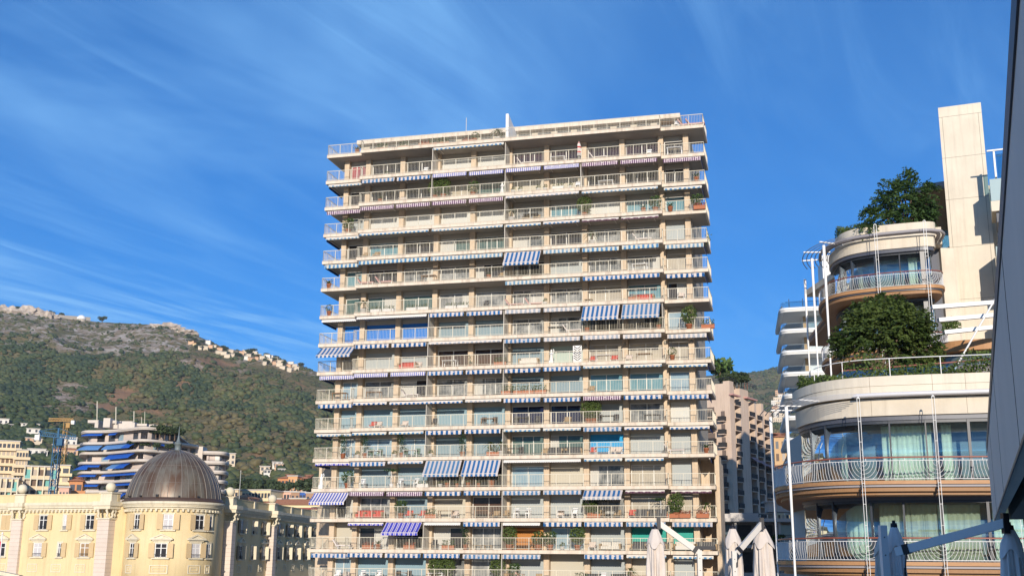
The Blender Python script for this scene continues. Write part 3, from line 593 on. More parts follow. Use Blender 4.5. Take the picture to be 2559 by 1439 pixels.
# white horizontal beams and strut in front of the shaft, timber volumes below
b=MB()
for (x0,y0,x1,y1) in ((2328,768,2486,755.6),(2344.7,800,2490,787),(2358.6,830.7,2490,817)):
    p=at(x0,y0,62); q=at(x1,y1,62); q=p.lerp(q,1.6); b.bar(p,q,.3,.22)
b.build('white_beam',M_white,hotel)
b=MB(); b.tube([at(2385,923.8,60),at(2492,738,60)],.05,8); b.build('tie_rod',M_tub,hotel)
b=MB(); WD=smooth([(26.5,76),(25.2,71),(24.6,67.5),(25.0,65.2),(26.4,64.0),(30,62.8),(36,61)],6)
b.prism([tuple(p) for p in WD]+[(36,76)],13.55,14.15); b.build('timber_canopy',M_wood,hotel)
b=MB(); b.prism([tuple(p) for p in offset(WD,-.6)]+[(36,76)],9.3,12.8); b.build('timber_wall',M_wood,hotel)
b=MB(); b.prism([tuple(p) for p in offset(WD,-.75)]+[(36,76)],12.81,13.54); b.build('clerestory',glass('clerestory_glass',(.10,.13,.14),.06,.6),hotel)
b=MB(); b.lathe([(.01,0),(2.6,0),(2.6,3.9),(2.75,3.9),(2.75,4.5),(.01,4.5)],28,(37.0,93,28)); b.build('timber_drum',M_wood,hotel); b=MB(); b.lathe([(2.78,4.0),(2.9,4.0),(2.9,4.6),(2.78,4.6)],28,(37.0,93,28)); b.build('drum_rim',M_zinc2,hotel)
b=MB(); b.box(29.6,33,83,93,24.96,26.2); b.build('roof_balustrade',MATS['balustrade_glass'],hotel)
# ================================================================ trees and hedges on the hotel terraces
def crown_points(rg,clumps,n):
    """points gathered in clumps: list of (centre, radii)"""
    w=np.array([c[1][0]*c[1][1]*c[1][2] for c in clumps])**.8; w/=w.sum(); out=[]
    for (c,r),q in zip(clumps,w):
        m=max(4,int(n*q)); d=rg.normal(size=(m,3)); d/=np.linalg.norm(d,axis=1)[:,None]; rad=rg.uniform(.35,1,m)**.45
        out.append(np.array(c)+d*np.array(r)*rad[:,None])
    return np.concatenate(out)
def sprays(rg,tips,length,nl,ls):
    """feathery fronds: a row of leaflets either side of each tip's stem"""
    P=[];D=[]
    for t,dv in tips:
        dv=np.array(dv,float); dv/=np.linalg.norm(dv); side=np.cross(dv,[0,0,1.]); side/=max(1e-6,np.linalg.norm(side))
        for q in range(nl):
            u=q/nl; base=np.array(t)+dv*length*u+np.array([0,0,-.25*length*u*u])
            for s in (-1,1): P.append(base); D.append(side*s+dv*.45+np.array([0,0,-.2]))
    P=np.array(P); D=np.array(D); D+=rg.normal(size=D.shape)*.25; D/=np.linalg.norm(D,axis=1)[:,None]
    e=rg.normal(size=D.shape); e-=D*(e*D).sum(1)[:,None]; e/=np.linalg.norm(e,axis=1)[:,None]
    sz=ls*rg.uniform(.7,1.3,len(P))[:,None]; a=D*sz; b_=e*sz*.28
    return np.stack([P,P+a*.5+b_,P+a,P+a*.5-b_],1).reshape(-1,3),np.arange(len(P)*4).reshape(-1,4)
def terrace_tree(name,label,cat,base,clumps,seed,mat_leaf,nspray,frond,nleaf,trunk_r,group=None):
    rg=np.random.default_rng(seed); o=root(name,label,cat,base,0,group); tips=[]
    pts=crown_points(rg,clumps,nspray); cen=np.mean([c[0] for c in clumps],0)
    for p in pts:
        d=(p-cen); d/=max(.3,np.linalg.norm(d)); d=d+rg.normal(size=3)*.45; tips.append((p,d))
    v,f=sprays(rg,tips,frond,nleaf,frond*.34); npobj('crown',v,f,mat_leaf,o)
    b=MB(); h=min(c[0][2]-c[1][2]*.3 for c in clumps); b.tube([(0,0,0),(.05,.02,h*.5),(-.03,.05,h)],[trunk_r,trunk_r*.8,trunk_r*.65],8)
    for c,r in clumps: b.tube([(-.03,.05,h*.85),tuple(np.array((0,0,h))*.5+np.array(c)*.5+np.array((0,0,.1))),tuple(c)],[trunk_r*.55,trunk_r*.4,trunk_r*.12],5)
    b.build('trunk',M_trunk,o); return o
M_t1=leafmat('feathery_leaf',(.032,.062,.012),(.115,.155,.036),1.1,.2); M_t2=leafmat('dark_feathery_leaf',(.022,.055,.014),(.07,.12,.028),.8,.2)
tb=at(2195,940,62)
terrace_tree('spreading_tree','broad round green tree with pale trunk on the hotel terrace','tree',(tb.x,tb.y,9.3),[((-1.12,0,4.55),(1.07,1.4,0.85)),((0.17,-0.3,5.0),(1.46,1.5,1.05)),((1.46,0,4.9),(1.29,1.4,1.1)),((2.41,0.2,4.0),(1.03,1.3,1.1)),((0.69,0.3,6.0),(1.2,1.3,0.85)),((-0.34,0.2,5.4),(1.12,1.3,0.95)),((-1.59,0.2,4.1),(0.6,1,0.5)),((1.89,0.4,3.2),(1.12,1.2,0.8)),((1.98,0,5.2),(0.95,1,0.9))],3,M_t1,1500,.62,7,.17)
tb=at(2262,556,78)
terrace_tree('feathery_tree','loose dark green tree rising from the hotel roof garden beside the cream shaft','tree',(tb.x,tb.y,24.3),[((-0.18,0,2.7),(1.08,1.2,0.9)),((-1.17,0,2.1),(0.99,1,0.9)),((-2.16,0,1.6),(0.81,0.8,0.7)),((0.72,0,3.2),(0.81,0.9,0.8)),((1.35,0,2.0),(0.9,0.9,1.0)),((1.71,0,3.6),(0.54,0.6,0.55)),((-0.9,0,3.4),(0.72,0.8,0.6)),((0.27,0,4.2),(0.63,0.7,0.55)),((0.36,0,1.4),(1.26,1,0.8)),((-2.52,0,0.7),(0.63,0.7,0.5))],5,M_t2,720,.60,7,.13)
def hedge(name,label,path,z,w,h,seed,n,m=None,size=.16,cat='hedge'):
    rg=np.random.default_rng(seed); S=arclen(path); P=[]
    for i in range(n):
        s=rg.uniform(0,S[-1]); p=along(path,s,S); hh=h*(.62+.38*math.sin(s*1.9)*math.sin(s*.7+1)); a=rg.uniform(0,2*PI); r=rg.uniform(.3,1)**.5
        P.append((p.x+math.cos(a)*w*r*.5,p.y+abs(math.sin(a))*w*r*.2,z+hh*rg.uniform(.0,1)**.8))
    P=np.array(P); b0=P[:,:].min(0); loc=(float(P[:,0].mean()),float(P[:,1].mean()),z)
    v,f=leaves(P-np.array(loc),size,rg,.5); o=npobj(name,v,f,m or M_leaf); o.location=loc; tag(o,label,cat); return o
M_hedge=leafmat('hedge_leaf',(.045,.08,.018),(.13,.175,.045),2.2,.2)
hp=[along(offset(GZ,-.45),gs(2110)+(s1g-gs(2110))*i/30) for i in range(31)]
hedge('clipped_hedge','long leafy green hedge behind the white guard rail above the hotel parapet',hp,9.75,1.3,1.55,21,8000,M_hedge)
hp=[along(offset(GZ,-.35),s0g+(gs(2105)-s0g)*i/30) for i in range(31)]
hedge('trailing_hedge','low trailing bush spilling over the rounded parapet at its left end',hp,9.85,1.0,1.0,22,2400,M_hedge)
hp=[along(offset(UP,-.35),s_of(UP,(24.2,82),arclen(UP))+i*.2) for i in range(26)]
hedge('roof_hedge','dense green hedge along the curved top parapet below the feathery tree',hp,24.75,.9,1.1,23,2600,M_hedge)
hp=[Vector((29.0,78.4)),Vector((29.8,78.2))]
hedge('fan_palm_bush','dark palm bush beside the cream shaft behind the roof parapet',hp,24.6,1.2,1.9,24,700,leafmat('palm_leaf',(.012,.03,.012),(.03,.06,.02),1.5,.15),.5,'bush')
hp=[Vector((26.5,76.5)),Vector((29.8,75.5))]
hedge('balcony_bush','small dark bush under the white beams beside the big terrace tree',[at(2365,818,66).to_2d(),at(2388,818,66).to_2d()],at(2370,830,66).z,.8,1.0,25,420,M_hedge,.2,'bush')
# ================================================================ the domed palace on the left
palace=root('domed_palace','yellow palace with a ribbed bronze dome over its round corner and white cornices','palace',(-37,127,-3),0,world=True)
M_yel=mat('ochre_render',(.72,.58,.335),.85,(.655,.515,.285),.35,bump=.05,bscale=6,streak=.35); M_trim=mat('cream_stucco',(.70,.63,.475),.75,(.64,.57,.42),.9,streak=.45); M_pink=mat('pale_ashlar',(.66,.56,.475),.8,(.60,.50,.42),.8)
M_shut=mat('ochre_shutter',(.58,.43,.24),.7,(.54,.40,.22),2); M_shut2=mat('darker_shutter',(.27,.21,.14),.7,(.23,.18,.12),2); M_pane=GL['d']; M_wf=mat('window_white',(.72,.71,.68),.5)  # second shutter colour is darker, used on the right wing only
M_iron=mat('iron_rail',(.03,.03,.03),.5)
PC=Vector((-36.83,127.0)); PR=4.85
A1=Vector((-42.3,124.75)); LD=Vector((-.937,.349)); LD.normalize()          # left wing runs this way from its right end
B0=Vector((-32.25,131.3)); RD=Vector((.118,.993)); RD.normalize()            # right wing runs away from the camera
L_path=[A1+LD*46,A1]                                                          # travel left->right so that the outside is towards the camera
R_path=[B0,B0+RD*60]
ang=lambda p: math.atan2(p.y-PC.y,p.x-PC.x)
a0=ang(A1+Vector((1.2,.4))); a1=ang(B0)
DR=[Vector((PC.x+PR*math.cos(a),PC.y+PR*math.sin(a))) for a in [PI*1.02+(2*PI*1.0-PI*1.02+.28)*i/48 for i in range(49)]]
CH1=[A1,DR[0]]; CH2=[DR[-1],B0]
runs=(('L',L_path),('D',DR),('R',R_path))
def wall_run(nm,path,th=.8):
    b=MB(); b.band(path,-th,0,-3,7.0,0,nm=='D'); b.build('wall',M_yel,palace)
    sm=nm=='D'
    b=MB()
    for z0,z1,o in ((6.62,6.80,.22),(6.81,6.98,.42),(6.99,7.10,.50),(7.11,7.42,.58)): b.band(path,-.4,o,z0,z1,0,sm)
    S=arclen(path); n=int(S[-1]/.52)
    for i in range(n):
        p=along(path,.26+.52*i,S); q=along(path,.27+.52*i,S); d=q-p; d.normalize(); nn=Vector((d.y,-d.x)); b.bar((p.x+nn.x*.16,p.y+nn.y*.16,6.38),(p.x+nn.x*.16,p.y+nn.y*.16,6.62),.2,.34,up=(nn.x,nn.y,0))
    b.build('cornice',M_trim,palace)
    if nm!='D':
        b=MB(); b.band(path,-.5,-.05,7.43,8.25); b.band(path,-.55,0,8.26,8.36); b.build('parapet',M_yel,palace)
for nm,p in runs: wall_run(nm,p)
b=MB(); b.band([A1,A1+Vector((1.6,1.0))],-.8,0,-3,7.0); b.build('wall',M_yel,palace)
b=MB(); b.band(CH2,-.6,0,-3,7.4); b.build('wall',M_yel,palace)
b=MB(); b.add([(*(A1+LD*46).to_2d(),7.0),(*A1,7.0),(PC.x,PC.y,7.0),(*B0,7.0),(*(B0+RD*60),7.0),(-80,190,7.0)],[(0,1,2,3,4,5)]); b.build('roof_deck',M_trim,palace)
# bronze dome
M_dome=mat('bronze_grey_sheen',(.11,.062,.036),.42,(.185,.165,.13),.5,spec=.6,stretch=(1.6,1.6,.35),lo=.38,hi=.62)  # grey streaks mixed into the bronze colour stand in for sky sheen
M_dome.node_tree.nodes['Principled BSDF'].inputs['Metallic'].default_value=.35
M_rib=mat('bronze_seam',(.19,.165,.14),.45,spec=.5)
prof=[(5.16,0),(5.10,.35),(4.98,1.0),(4.72,1.9),(4.30,2.85),(3.66,3.78),(2.85,4.58),(1.9,5.2),(.95,5.55),(.42,5.68)]
pp=smooth([(r,z) for r,z in prof],3); zb=7.5
b=MB(); b.lathe([(p.x,p.y) for p in pp],96,(PC.x,PC.y,zb),0); dome=b.build('dome',M_dome,palace)
b=MB()
for k in range(44):
    a=2*PI*k/44; major=k%4==0
    top=len(pp) if major else len(pp)-4
    b.tube([(PC.x+(p.x+.012)*math.cos(a),PC.y+(p.x+.012)*math.sin(a),zb+p.y) for p in pp[:top:2]],.05 if major else .028,5,caps=False)
for q in (9,15):
    b.tube([(PC.x+(pp[q].x+.004)*math.cos(2*PI*i/64),PC.y+(pp[q].x+.004)*math.sin(2*PI*i/64),zb+pp[q].y) for i in range(65)],.018,4,caps=False)
b.build('seam_ribs',M_rib,dome)
b=MB(); b.lathe([(5.0,-.1),(5.42,-.08),(5.42,.10),(5.22,.14),(5.2,.34),(5.0,.36)],72,(PC.x,PC.y,zb),0); b.build('eaves',mat('dark_bronze',(.08,.05,.038),.5,spec=.5),palace)
b=MB(); b.lathe([(.42,5.6),(.34,5.75),(.34,6.3),(.46,6.34),(.46,6.42),(.3,6.46),(.14,6.9),(.06,7.4),(.025,8.3),(.001,8.35)],14,(PC.x,PC.y,zb),0); b.ball((PC.x,PC.y,zb+7.42),.09,8); b.build('lantern_spire',mat('verdigris_lead',(.14,.17,.175),.55,spec=.5),palace)
for k,(a,s) in enumerate(((-2.75,1),(-2.35,.7),(-2.0,.7),(-1.63,1.2),(-1.2,.7),(-.8,.8))):
    r=5.2; b=MB(); b.box(-.12*s,.12*s,-.1,.1,0,.22*s); b.tube([(0,-.06,.1),(0,-.22,.14*s)],.07*s,8); b.xf(Matrix.Translation((PC.x+r*math.cos(a),PC.y+r*math.sin(a),zb+.36))@Matrix.Rotation(a+PI/2,4,'Z')); b.build('floodlight',M_dark,palace)
# windows
def frame_at(path,s,out=.0):
    S=arclen(path); p=along(path,s,S); q=along(path,min(S[-1],s+.05),S); r=along(path,max(0,s-.05),S); d=q-r; d.normalize(); nn=Vector((d.y,-d.x)); return p+nn*out,d,nn
def W_(o,d,nn): return Matrix(((d.x,-nn.x,0,o.x),(d.y,-nn.y,0,o.y),(0,0,1,0),(0,0,0,1)))   # x along wall, y into wall
def pal_window(path,s,z0,z1,w,shut,kind,dark,ped=None,closed=False,curt=None,reveal=.42):
    o,d,nn=frame_at(path,s); M=W_(o,d,nn); hw=w/2; lm=M_shut2 if dark else M_shut
    t=MB(); 
    for x0,x1,za,zb_ in ((-hw-.16,-hw,z0,z1+.16),(hw,hw+.16,z0,z1+.16),(-hw,hw,z1,z1+.16)): t.box(x0,x1,-.07,.02,za,zb_)
    t.box(-hw-.28,hw+.28,-.20,.02,z0-.13,z0); t.xf(M); win=t.build('window',M_trim,palace)
    if closed:
        b=MB(); b.box(-hw,-.012,-.035,0.0,z0+.02,z1); b.box(.012,hw,-.035,0.0,z0+.02,z1); b.box(-hw+.04,hw-.04,-.05,-.036,(z0+z1)/2-.03,(z0+z1)/2+.02); b.xf(M); b.build('shutter',lm,win)
    else:
        b=MB(); b.box(-hw+.03,hw-.03,-.012,.0,z0+.04,z1-.04); b.xf(M); b.build('pane',curt or M_pane,win)
        b=MB()
        for x in (-hw+.035,hw-.035,0): b.box(x-.045,x+.045,-.03,-.012,z0+.03,z1)
        for z in (z0+.07,z1-.05,z0+(z1-z0)*.66): b.box(-hw+.08,-.05,-.03,-.012,z-.035,z+.03); b.box(.05,hw-.08,-.03,-.012,z-.035,z+.03)
        b.xf(M); b.build('casement',M_wf,win)
        if shut:
            for sg in (-1,1):
                if shut==1 and sg<0 and w<.6: continue
                b=MB(); x0=sg*(hw+.03); b.box(min(x0,x0+sg*.62),max(x0,x0+sg*.62),-.16,-.10,z0+.02,z1); b.box(min(x0,x0+sg*.62)+.03,max(x0,x0+sg*.62)-.03,-.175,-.161,(z0+z1)/2-.02,(z0+z1)/2+.03); b.xf(M); b.build('shutter',lm,win)
        b=MB(); 
        b.box(-hw,hw,-.15,-.13,z0+.36,z0+.39)
        for i in range(7): x=-hw+.06+(w-.12)*i/6; b.box(x-.008,x+.008,-.15,-.13,z0+.02,z0+.36)
        b.xf(M); b.build('window_rail',M_iron,win)
    if ped:
        b=MB(); pw=hw+.55; zb_=z1+.34
        b.box(-pw+.2,pw-.2,-.10,.02,zb_-.16,zb_-.01)
        b.box(-pw,pw,-.30,.02,zb_,zb_+.13)
        if ped=='tri':
            b.add([(-pw,-.30,zb_+.131),(pw,-.30,zb_+.131),(0,-.30,zb_+.62),(-pw,.02,zb_+.131),(pw,.02,zb_+.131),(0,.02,zb_+.62),(-pw+.35,-.30,zb_+.17),(pw-.35,-.30,zb_+.17),(0,-.30,zb_+.49),(-pw+.35,-.16,zb_+.17),(pw-.35,-.16,zb_+.17),(0,-.16,zb_+.49)],[(0,3,5,2),(2,5,4,1),(0,1,7,6),(1,2,8,7),(2,0,6,8),(6,7,10,9),(7,8,11,10),(8,6,9,11),(9,10,11)])
        else:
            n=10; vs=[]
            for i in range(n+1):
                a=PI*i/n; vs+=[(-pw*math.cos(a),-.30,zb_+.13+.5*math.sin(a)),(-pw*math.cos(a),.02,zb_+.13+.5*math.sin(a)),(-(pw-.2)*math.cos(a),-.30,zb_+.13+.38*math.sin(a)),(-(pw-.2)*math.cos(a),-.14,zb_+.13+.38*math.sin(a))]
            b.add(vs,[(4*i,4*i+1,4*i+5,4*i+4) for i in range(n)]+[(4*i,4*i+4,4*i+6,4*i+2) for i in range(n)]+[(4*i+2,4*i+6,4*i+7,4*i+3) for i in range(n)]+[tuple(4*i+3 for i in range(n+1))])
        b.xf(M); b.build('pediment',M_trim,win)
def panel(path,s,w,z0=.02,z1=.90):
    o,d,nn=frame_at(path,s); M=W_(o,d,nn); b=MB(); hw=w/2
    for q,(g,t) in enumerate(((0,.10),(.30,.05))):
        a=hw-g; zc0,zc1=z0+g*.85,z1-g*.85
        b.box(-a,a,-.05,.01,zc0,zc0+t); b.box(-a,a,-.05,.01,zc1-t,zc1); b.box(-a,-a+t,-.05,.01,zc0+t,zc1-t); b.box(a-t,a,-.05,.01,zc0+t,zc1-t)
    b.xf(M); b.build('wall_panel',M_trim,palace)
def s_px(path,px,lo=0,hi=None):
    S=arclen(path); hi=hi or S[-1]; r=ray(px,1350); best=None
    for i in range(800):
        s=lo+(hi-lo)*i/799; p=along(path,s,S); e=abs(p.x/p.y-r.x/r.y)
        if best is None or e<best[0]: best=(e,s)
    return best[1]
lace=mat('lace_curtain',(.52,.50,.50),.9); blind=mat('brown_curtain',(.33,.22,.12),.9)
for px,w,cl,sh_,cu in ((10,1.3,True,0,None),(104,1.15,False,2,None),(159,.5,False,1,lace),(222,1.15,False,2,None)): pal_window(L_path,s_px(L_path,px),4.50,6.1,w,sh_,0,False,None,cl,cu)
for px,w,cl,sh_,cu,pd in ((5,1.2,False,0,None,'tri'),(97,1.2,False,2,lace,'tri'),(152,.5,False,1,None,None),(214,1.2,False,2,blind,'tri')): pal_window(L_path,s_px(L_path,px),1.62,3.12,w,sh_,0,False,pd,cl,cu)
for px in (88,146,206,10): panel(L_path,s_px(L_path,px),1.35)
for px,w,cl,sh_,cu in ((340,.85,False,2,None),(417,1.0,False,2,lace),(495,1.15,False,2,None),(540,.6,False,0,None)): pal_window(DR,s_px(DR,px,2.5,13.2),4.50,6.1,w,sh_,0,False,None,cl,cu)
for px,w,cu in ((333,.85,None),(404,1.25,None),(490,1.1,lace),(540,.6,None)): pal_window(DR,s_px(DR,px,2.5,13.2),1.62,3.12,w,2 if px<530 else 0,0,False,'tri' if px<530 else None,False,cu)
for px,w in ((327,1.1),(401,1.9),(489,1.5),(536,.8)): panel(DR,s_px(DR,px,2.5,13.2),w)
rw=((601,1.1,2,'tri'),(630,.5,1,None),(659,1.1,2,'tri'),(696,1.1,2,'tri'),(719,1.0,1,'arc'),(741,1.1,2,'tri'),(765,1.0,1,'arc'),(785,1.1,2,'tri'),(803,1.1,2,'tri'))
def recess(path,s,z0,z1,w):
    # deep reveals on the wing that runs away: the far jamb catches the low sun
    o,d,nn=frame_at(path,s); M=W_(o,d,nn); b=MB(); hw=w/2
    b.box(hw-.02,hw+.10,-.55,-.08,z0,z1); b.xf(M); b.build('window_jamb',M_trim,palace)
for px,w,sh_,pd in rw:
    s=s_px(R_path,px); pal_window(R_path,s,4.45,6.0,w,sh_,0,True,None,False,lace if px in(601,696) else None); recess(R_path,s,4.45,6.0,w)
    pal_window(R_path,s,1.5,3.05,w,sh_,0,True,pd,False,lace if px in (659,741) else None); recess(R_path,s,1.5,3.05,w)
for px in (600,628,653,692,714,735,757,777): panel(R_path,s_px(R_path,px),1.2)
# piers with consoles, ball finials
def pier(p,d,nn,w,dep,ball=True,para=True):
    M=W_(p,d,nn); b=MB(); b.box(-w/2,w/2,-dep,.3,-3,5.55); b.xf(M)
    t=MB()
    for i in range(20): t.box(-w/2-.004,w/2+.004,-dep-.004,.3,-2.9+.43*i,-2.885+.43*i)
    a=b.build('pier',M_pink,palace); t.xf(M); t.build('ashlar_joints',M_joint,a)
    b=MB(); b.box(-w/2-.12,w/2+.12,-dep-.12,.3,5.56,5.72)
    for i in range(2):
        x=-w/2+.18+(w-.36)*i
        b.tube([(x,-dep-.02,5.75),(x,-dep-.22,5.95),(x,-dep-.1,6.2),(x,-dep-.32,6.5),(x,-dep-.2,6.6)],.13,6)
    for i in range(2): b.tube([(w/2+.02,-dep+.25+.4*i,5.75),(w/2+.2,-dep+.25+.4*i,5.95),(w/2+.1,-dep+.25+.4*i,6.2),(w/2+.3,-dep+.25+.4*i,6.5)],.12,6)
    b.box(-w/2-.3,w/2+.3,-dep-.42,.3,6.64,6.97); b.box(-w/2-.42,w/2+.42,-dep-.55,.3,6.98,7.44); b.xf(M); b.build('capital',M_trim,a)
    b=MB(); b.box(-w/2+.02,w/2-.02,-dep+.1,.5,7.45,8.28); b.box(-w/2-.1,w/2+.1,-dep-.02,.6,8.29,8.42)
    if ball: b.lathe([(.12,8.42),(.14,8.48)]+[(max(.01,0.54*math.sin(PI*i/10)),8.97-.54*math.cos(PI*i/10)) for i in range(1,11)],14,(0,-dep*.5+.25,0))
    b.xf(M); b.build('ball_finial',M_trim,a)
o,d,nn=frame_at(L_path,arclen(L_path)[-1]-.75); pier(o,d,nn,1.5,1.0)
o,d,nn=frame_at(L_path,s_px(L_path,42)); pier(o,d,nn,1.35,.35)
o,d,nn=frame_at(R_path,.6); pier(o,d,nn,1.2,1.0)
o,d,nn=frame_at(R_path,s_px(R_path,672)); pier(o,d,nn,1.2,.8)
o,d,nn=frame_at(L_path,s_px(L_path,-160)); pier(o,d,nn,1.35,.35)
b=MB()
for px in (632,725,751): 
    o,d,nn=frame_at(R_path,s_px(R_path,px)); M=W_(o,d,nn); q=MB(); q.box(-.25,.25,-.06,.1,7.45,8.3); q.xf(M); q.build('parapet_post',M_trim,palace)
# lower roofline of the entrance at the far left and the flag in front of it
b=MB(); p=at(-60,1418,118); q=at(52,1441,118); b.bar(p,q,.9,.35); b.bar(p-Vector((0,0,.4)),q-Vector((0,0,.4)),.6,.3); b.build('entrance_pediment',M_trim,palace)
fp=at(3,1360,60); flag=root('flag','red and white flag hanging from a thin white pole in front of the yellow palace','flag',(fp.x,fp.y,-3))
b=MB(); tp=at(6,1334,60); b.tube([(0,0,0),(tp.x-fp.x,0,tp.z+3)],.03,6); b.ball((tp.x-fp.x,0,tp.z+3.05),.06,8); b.build('flag_pole',M_white,flag)
M_flag=bpy.data.materials.new('flag_cloth'); M_flag.use_nodes=True; t_=M_flag.node_tree; s_=nd('ShaderNodeSeparateXYZ',t_); t_.links.new(nd('ShaderNodeTexCoord',t_).outputs['Object'],s_.inputs[0]); mz=mth('GREATER_THAN',s_.outputs[2],4.05,tree=t_); xx=nd('ShaderNodeMix',t_,data_type='RGBA'); xx.inputs[6].default_value=(.66,.62,.62,1); xx.inputs[7].default_value=(.55,.02,.03,1); t_.links.new(mz,xx.inputs[0]); t_.links.new(xx.outputs[2],t_.nodes['Principled BSDF'].inputs['Base Color'])
b=MB(); vs=[]; n=14; H=tp.z+3-.35
for i in range(n+1):
    for j in range(n+1):
        u=i/n; v=j/n; sag=.9*u*u; vs.append((tp.x-fp.x-.02+(-.62*u+.75*u*v*.6)*(1)+.0,.07*math.sin(u*9+v*3),H-1.5*v-sag*.8-(.0)))
b.add(vs,[(i*(n+1)+j,(i+1)*(n+1)+j,(i+1)*(n+1)+j+1,i*(n+1)+j+1) for i in range(n) for j in range(n)],0,True); b.build('cloth',M_flag,flag)
# ================================================================ hills behind the town
AZT=[-50,-40,-27,-22.9,-21,-17.4,-15.9,-14.3,-12.6,-10.6,-9.6,-4,2,8,12,13.2,16,24,50]
ELT=[10.6,11.2,10.95,11.0,10.8,10.85,10.5,9.95,9.7,9.2,8.9,8.5,8.6,8.8,9.0,9.2,9.6,10,9]
RRT=[1800,1750,1700,1680,1670,1600,1540,1480,1430,1400,1400,1500,1900,2400,2600,2600,2600,2500,2300]
FT=[0,.05,.12,.22,.34,.5,.66,.78,.88,.95,1.0]; FE=[.0,.05,.14,.28,.45,.62,.765,.85,.92,.975,1.0]
def fbm(x,y,o=4): return mnoise.fractal(Vector((x,y,0)),1.0,2.1,o)
def terr(az,r):
    rr=np.interp(az,AZT,RRT); el=np.interp(az,AZT,ELT); t=(r-300)/(rr-300)
    if t<=0: return -3.0
    if t<=1: e=el*np.interp(t,FT,FE); h=math.tan(math.radians(e))*r+EYE
    else: h=math.tan(math.radians(el))*rr+EYE-(r-rr)*.25
    x=r*math.sin(math.radians(az)); y=r*math.cos(math.radians(az))
    k=min(1,max(0,t)*4)*(1 if t<.8 else max(.12,1-(t-.8)*4.4)); h+=fbm(x/160+3,y/160,4)*15*k+fbm(x/38,y/38+9,3)*3.5*k
    if .7<t<1.02: h+=abs(fbm(x/22+4,y/60,3))*6*min(1,(t-.7)*6)*min(1,max(0,(1.02-t)*9))
    w=min(1,max(0,t)*12)
    return -3.0*(1-w)+h*w if t<.083 else h
def tpos(az,r): a=math.radians(az); return (r*math.sin(a),r*math.cos(a),terr(az,r))
NA,NRR=330,150; azs=np.linspace(-48,44,NA); fr_=np.concatenate([np.linspace(0,1,118)**.9,np.linspace(1.01,1.10,NRR-118)])
V=np.zeros((NA,NRR,3))
for i,a in enumerate(azs):
    rr=np.interp(a,AZT,RRT)
    for j,t in enumerate(fr_): V[i,j]=tpos(a,300+(rr-300)*t)
V[:,0,2]=-6
idx=np.arange(NA*NRR).reshape(NA,NRR); F4=np.stack([idx[:-1,:-1],idx[1:,:-1],idx[1:,1:],idx[:-1,1:]],-1).reshape(-1,4)[:,::-1]
M_hill=bpy.data.materials.new('limestone_hillside'); M_hill.use_nodes=True; t_=M_hill.node_tree; b_=t_.nodes['Principled BSDF']; b_.inputs['Roughness'].default_value=.95; b_.inputs['Specular IOR Level'].default_value=.1
P_=nd('ShaderNodeNewGeometry',t_).outputs['Position']
def tn(sc,det=5,dist=0,stretch=None):
    v=P_
    if stretch: mp=nd('ShaderNodeMapping',t_); mp.inputs['Scale'].default_value=stretch; t_.links.new(P_,mp.inputs[0]); v=mp.outputs[0]
    n=nd('ShaderNodeTexNoise',t_); n.inputs['Scale'].default_value=sc; n.inputs['Detail'].default_value=det; n.inputs['Roughness'].default_value=.65; n.inputs['Distortion'].default_value=dist; t_.links.new(v,n.inputs['Vector']); return n.outputs[0]
def rng_(v,a,b): r=nd('ShaderNodeMapRange',t_); r.inputs[1].default_value=a; r.inputs[2].default_value=b; t_.links.new(v,r.inputs[0]); return r.outputs[0]
def mixc(f,a,b):
    x=nd('ShaderNodeMix',t_,data_type='RGBA'); t_.links.new(f,x.inputs[0])
    for i,c in ((6,a),(7,b)):
        if isinstance(c,tuple): x.inputs[i].default_value=(*c,1)
        else: t_.links.new(c,x.inputs[i])
    return x.outputs[2]
scrub=mixc(rng_(tn(.03),.4,.6),(.20,.15,.078),(.115,.11,.05)); scrub=mixc(rng_(tn(.22,3),.54,.62),scrub,(.05,.06,.027))
rock=mixc(rng_(tn(.09,6,.5,(1,1,.4)),.4,.62),(.42,.375,.33),(.20,.145,.10))
sz_=nd('ShaderNodeSeparateXYZ',t_); t_.links.new(P_,sz_.inputs[0])
hm=rng_(mth('ADD',sz_.outputs[2],mth('MULTIPLY',mth('SUBTRACT',tn(.006,4),.5,tree=t_),260,tree=t_),tree=t_),229,248)
rk=mth('MULTIPLY',hm,rng_(tn(.055,7,.4,(1,1,.55)),.46,.54),tree=t_); rk=mth('MULTIPLY',rk,rng_(sz_.outputs[0],250,-50),tree=t_)
soil=rng_(tn(.0085,5,.3),.655,.70)
c_=mixc(mth('MULTIPLY',soil,.85,tree=t_),scrub,(.30,.16,.085)); c_=mixc(rk,c_,rock)
a1_=nd('ShaderNodeAttribute',t_); a1_.attribute_name='soil'; a2_=nd('ShaderNodeAttribute',t_); a2_.attribute_name='scree'
c_=mixc(a1_.outputs['Fac'],c_,(.30,.17,.095)); c_=mixc(a2_.outputs['Fac'],c_,mixc(rng_(tn(.16,6,.5),.42,.58),(.40,.32,.26),(.13,.10,.06))); t_.links.new(c_,b_.inputs['Base Color'])
bp_=nd('ShaderNodeBump',t_); bp_.inputs['Strength'].default_value=1; bp_.inputs['Distance'].default_value=2.5; t_.links.new(tn(.12,8),bp_.inputs['Height']); t_.links.new(bp_.outputs[0],b_.inputs['Normal'])
hill=npobj('hills',V.reshape(-1,3),F4,M_hill,smooth=True,kind='structure')
PAT=[(312,985,30,17,1),(290,1000,22,10,1),(385,1027,38,5,1),(520,902,46,7,1),(560,912,30,5,1),(700,1150,18,5,1),(150,990,34,20,0),(128,1012,20,22,0),(185,965,34,9,0),(470,905,26,8,0),(500,918,16,6,0),(455,960,22,6,1),(600,925,20,4,0),(250,1015,40,10,1),(210,1020,30,14,0)]
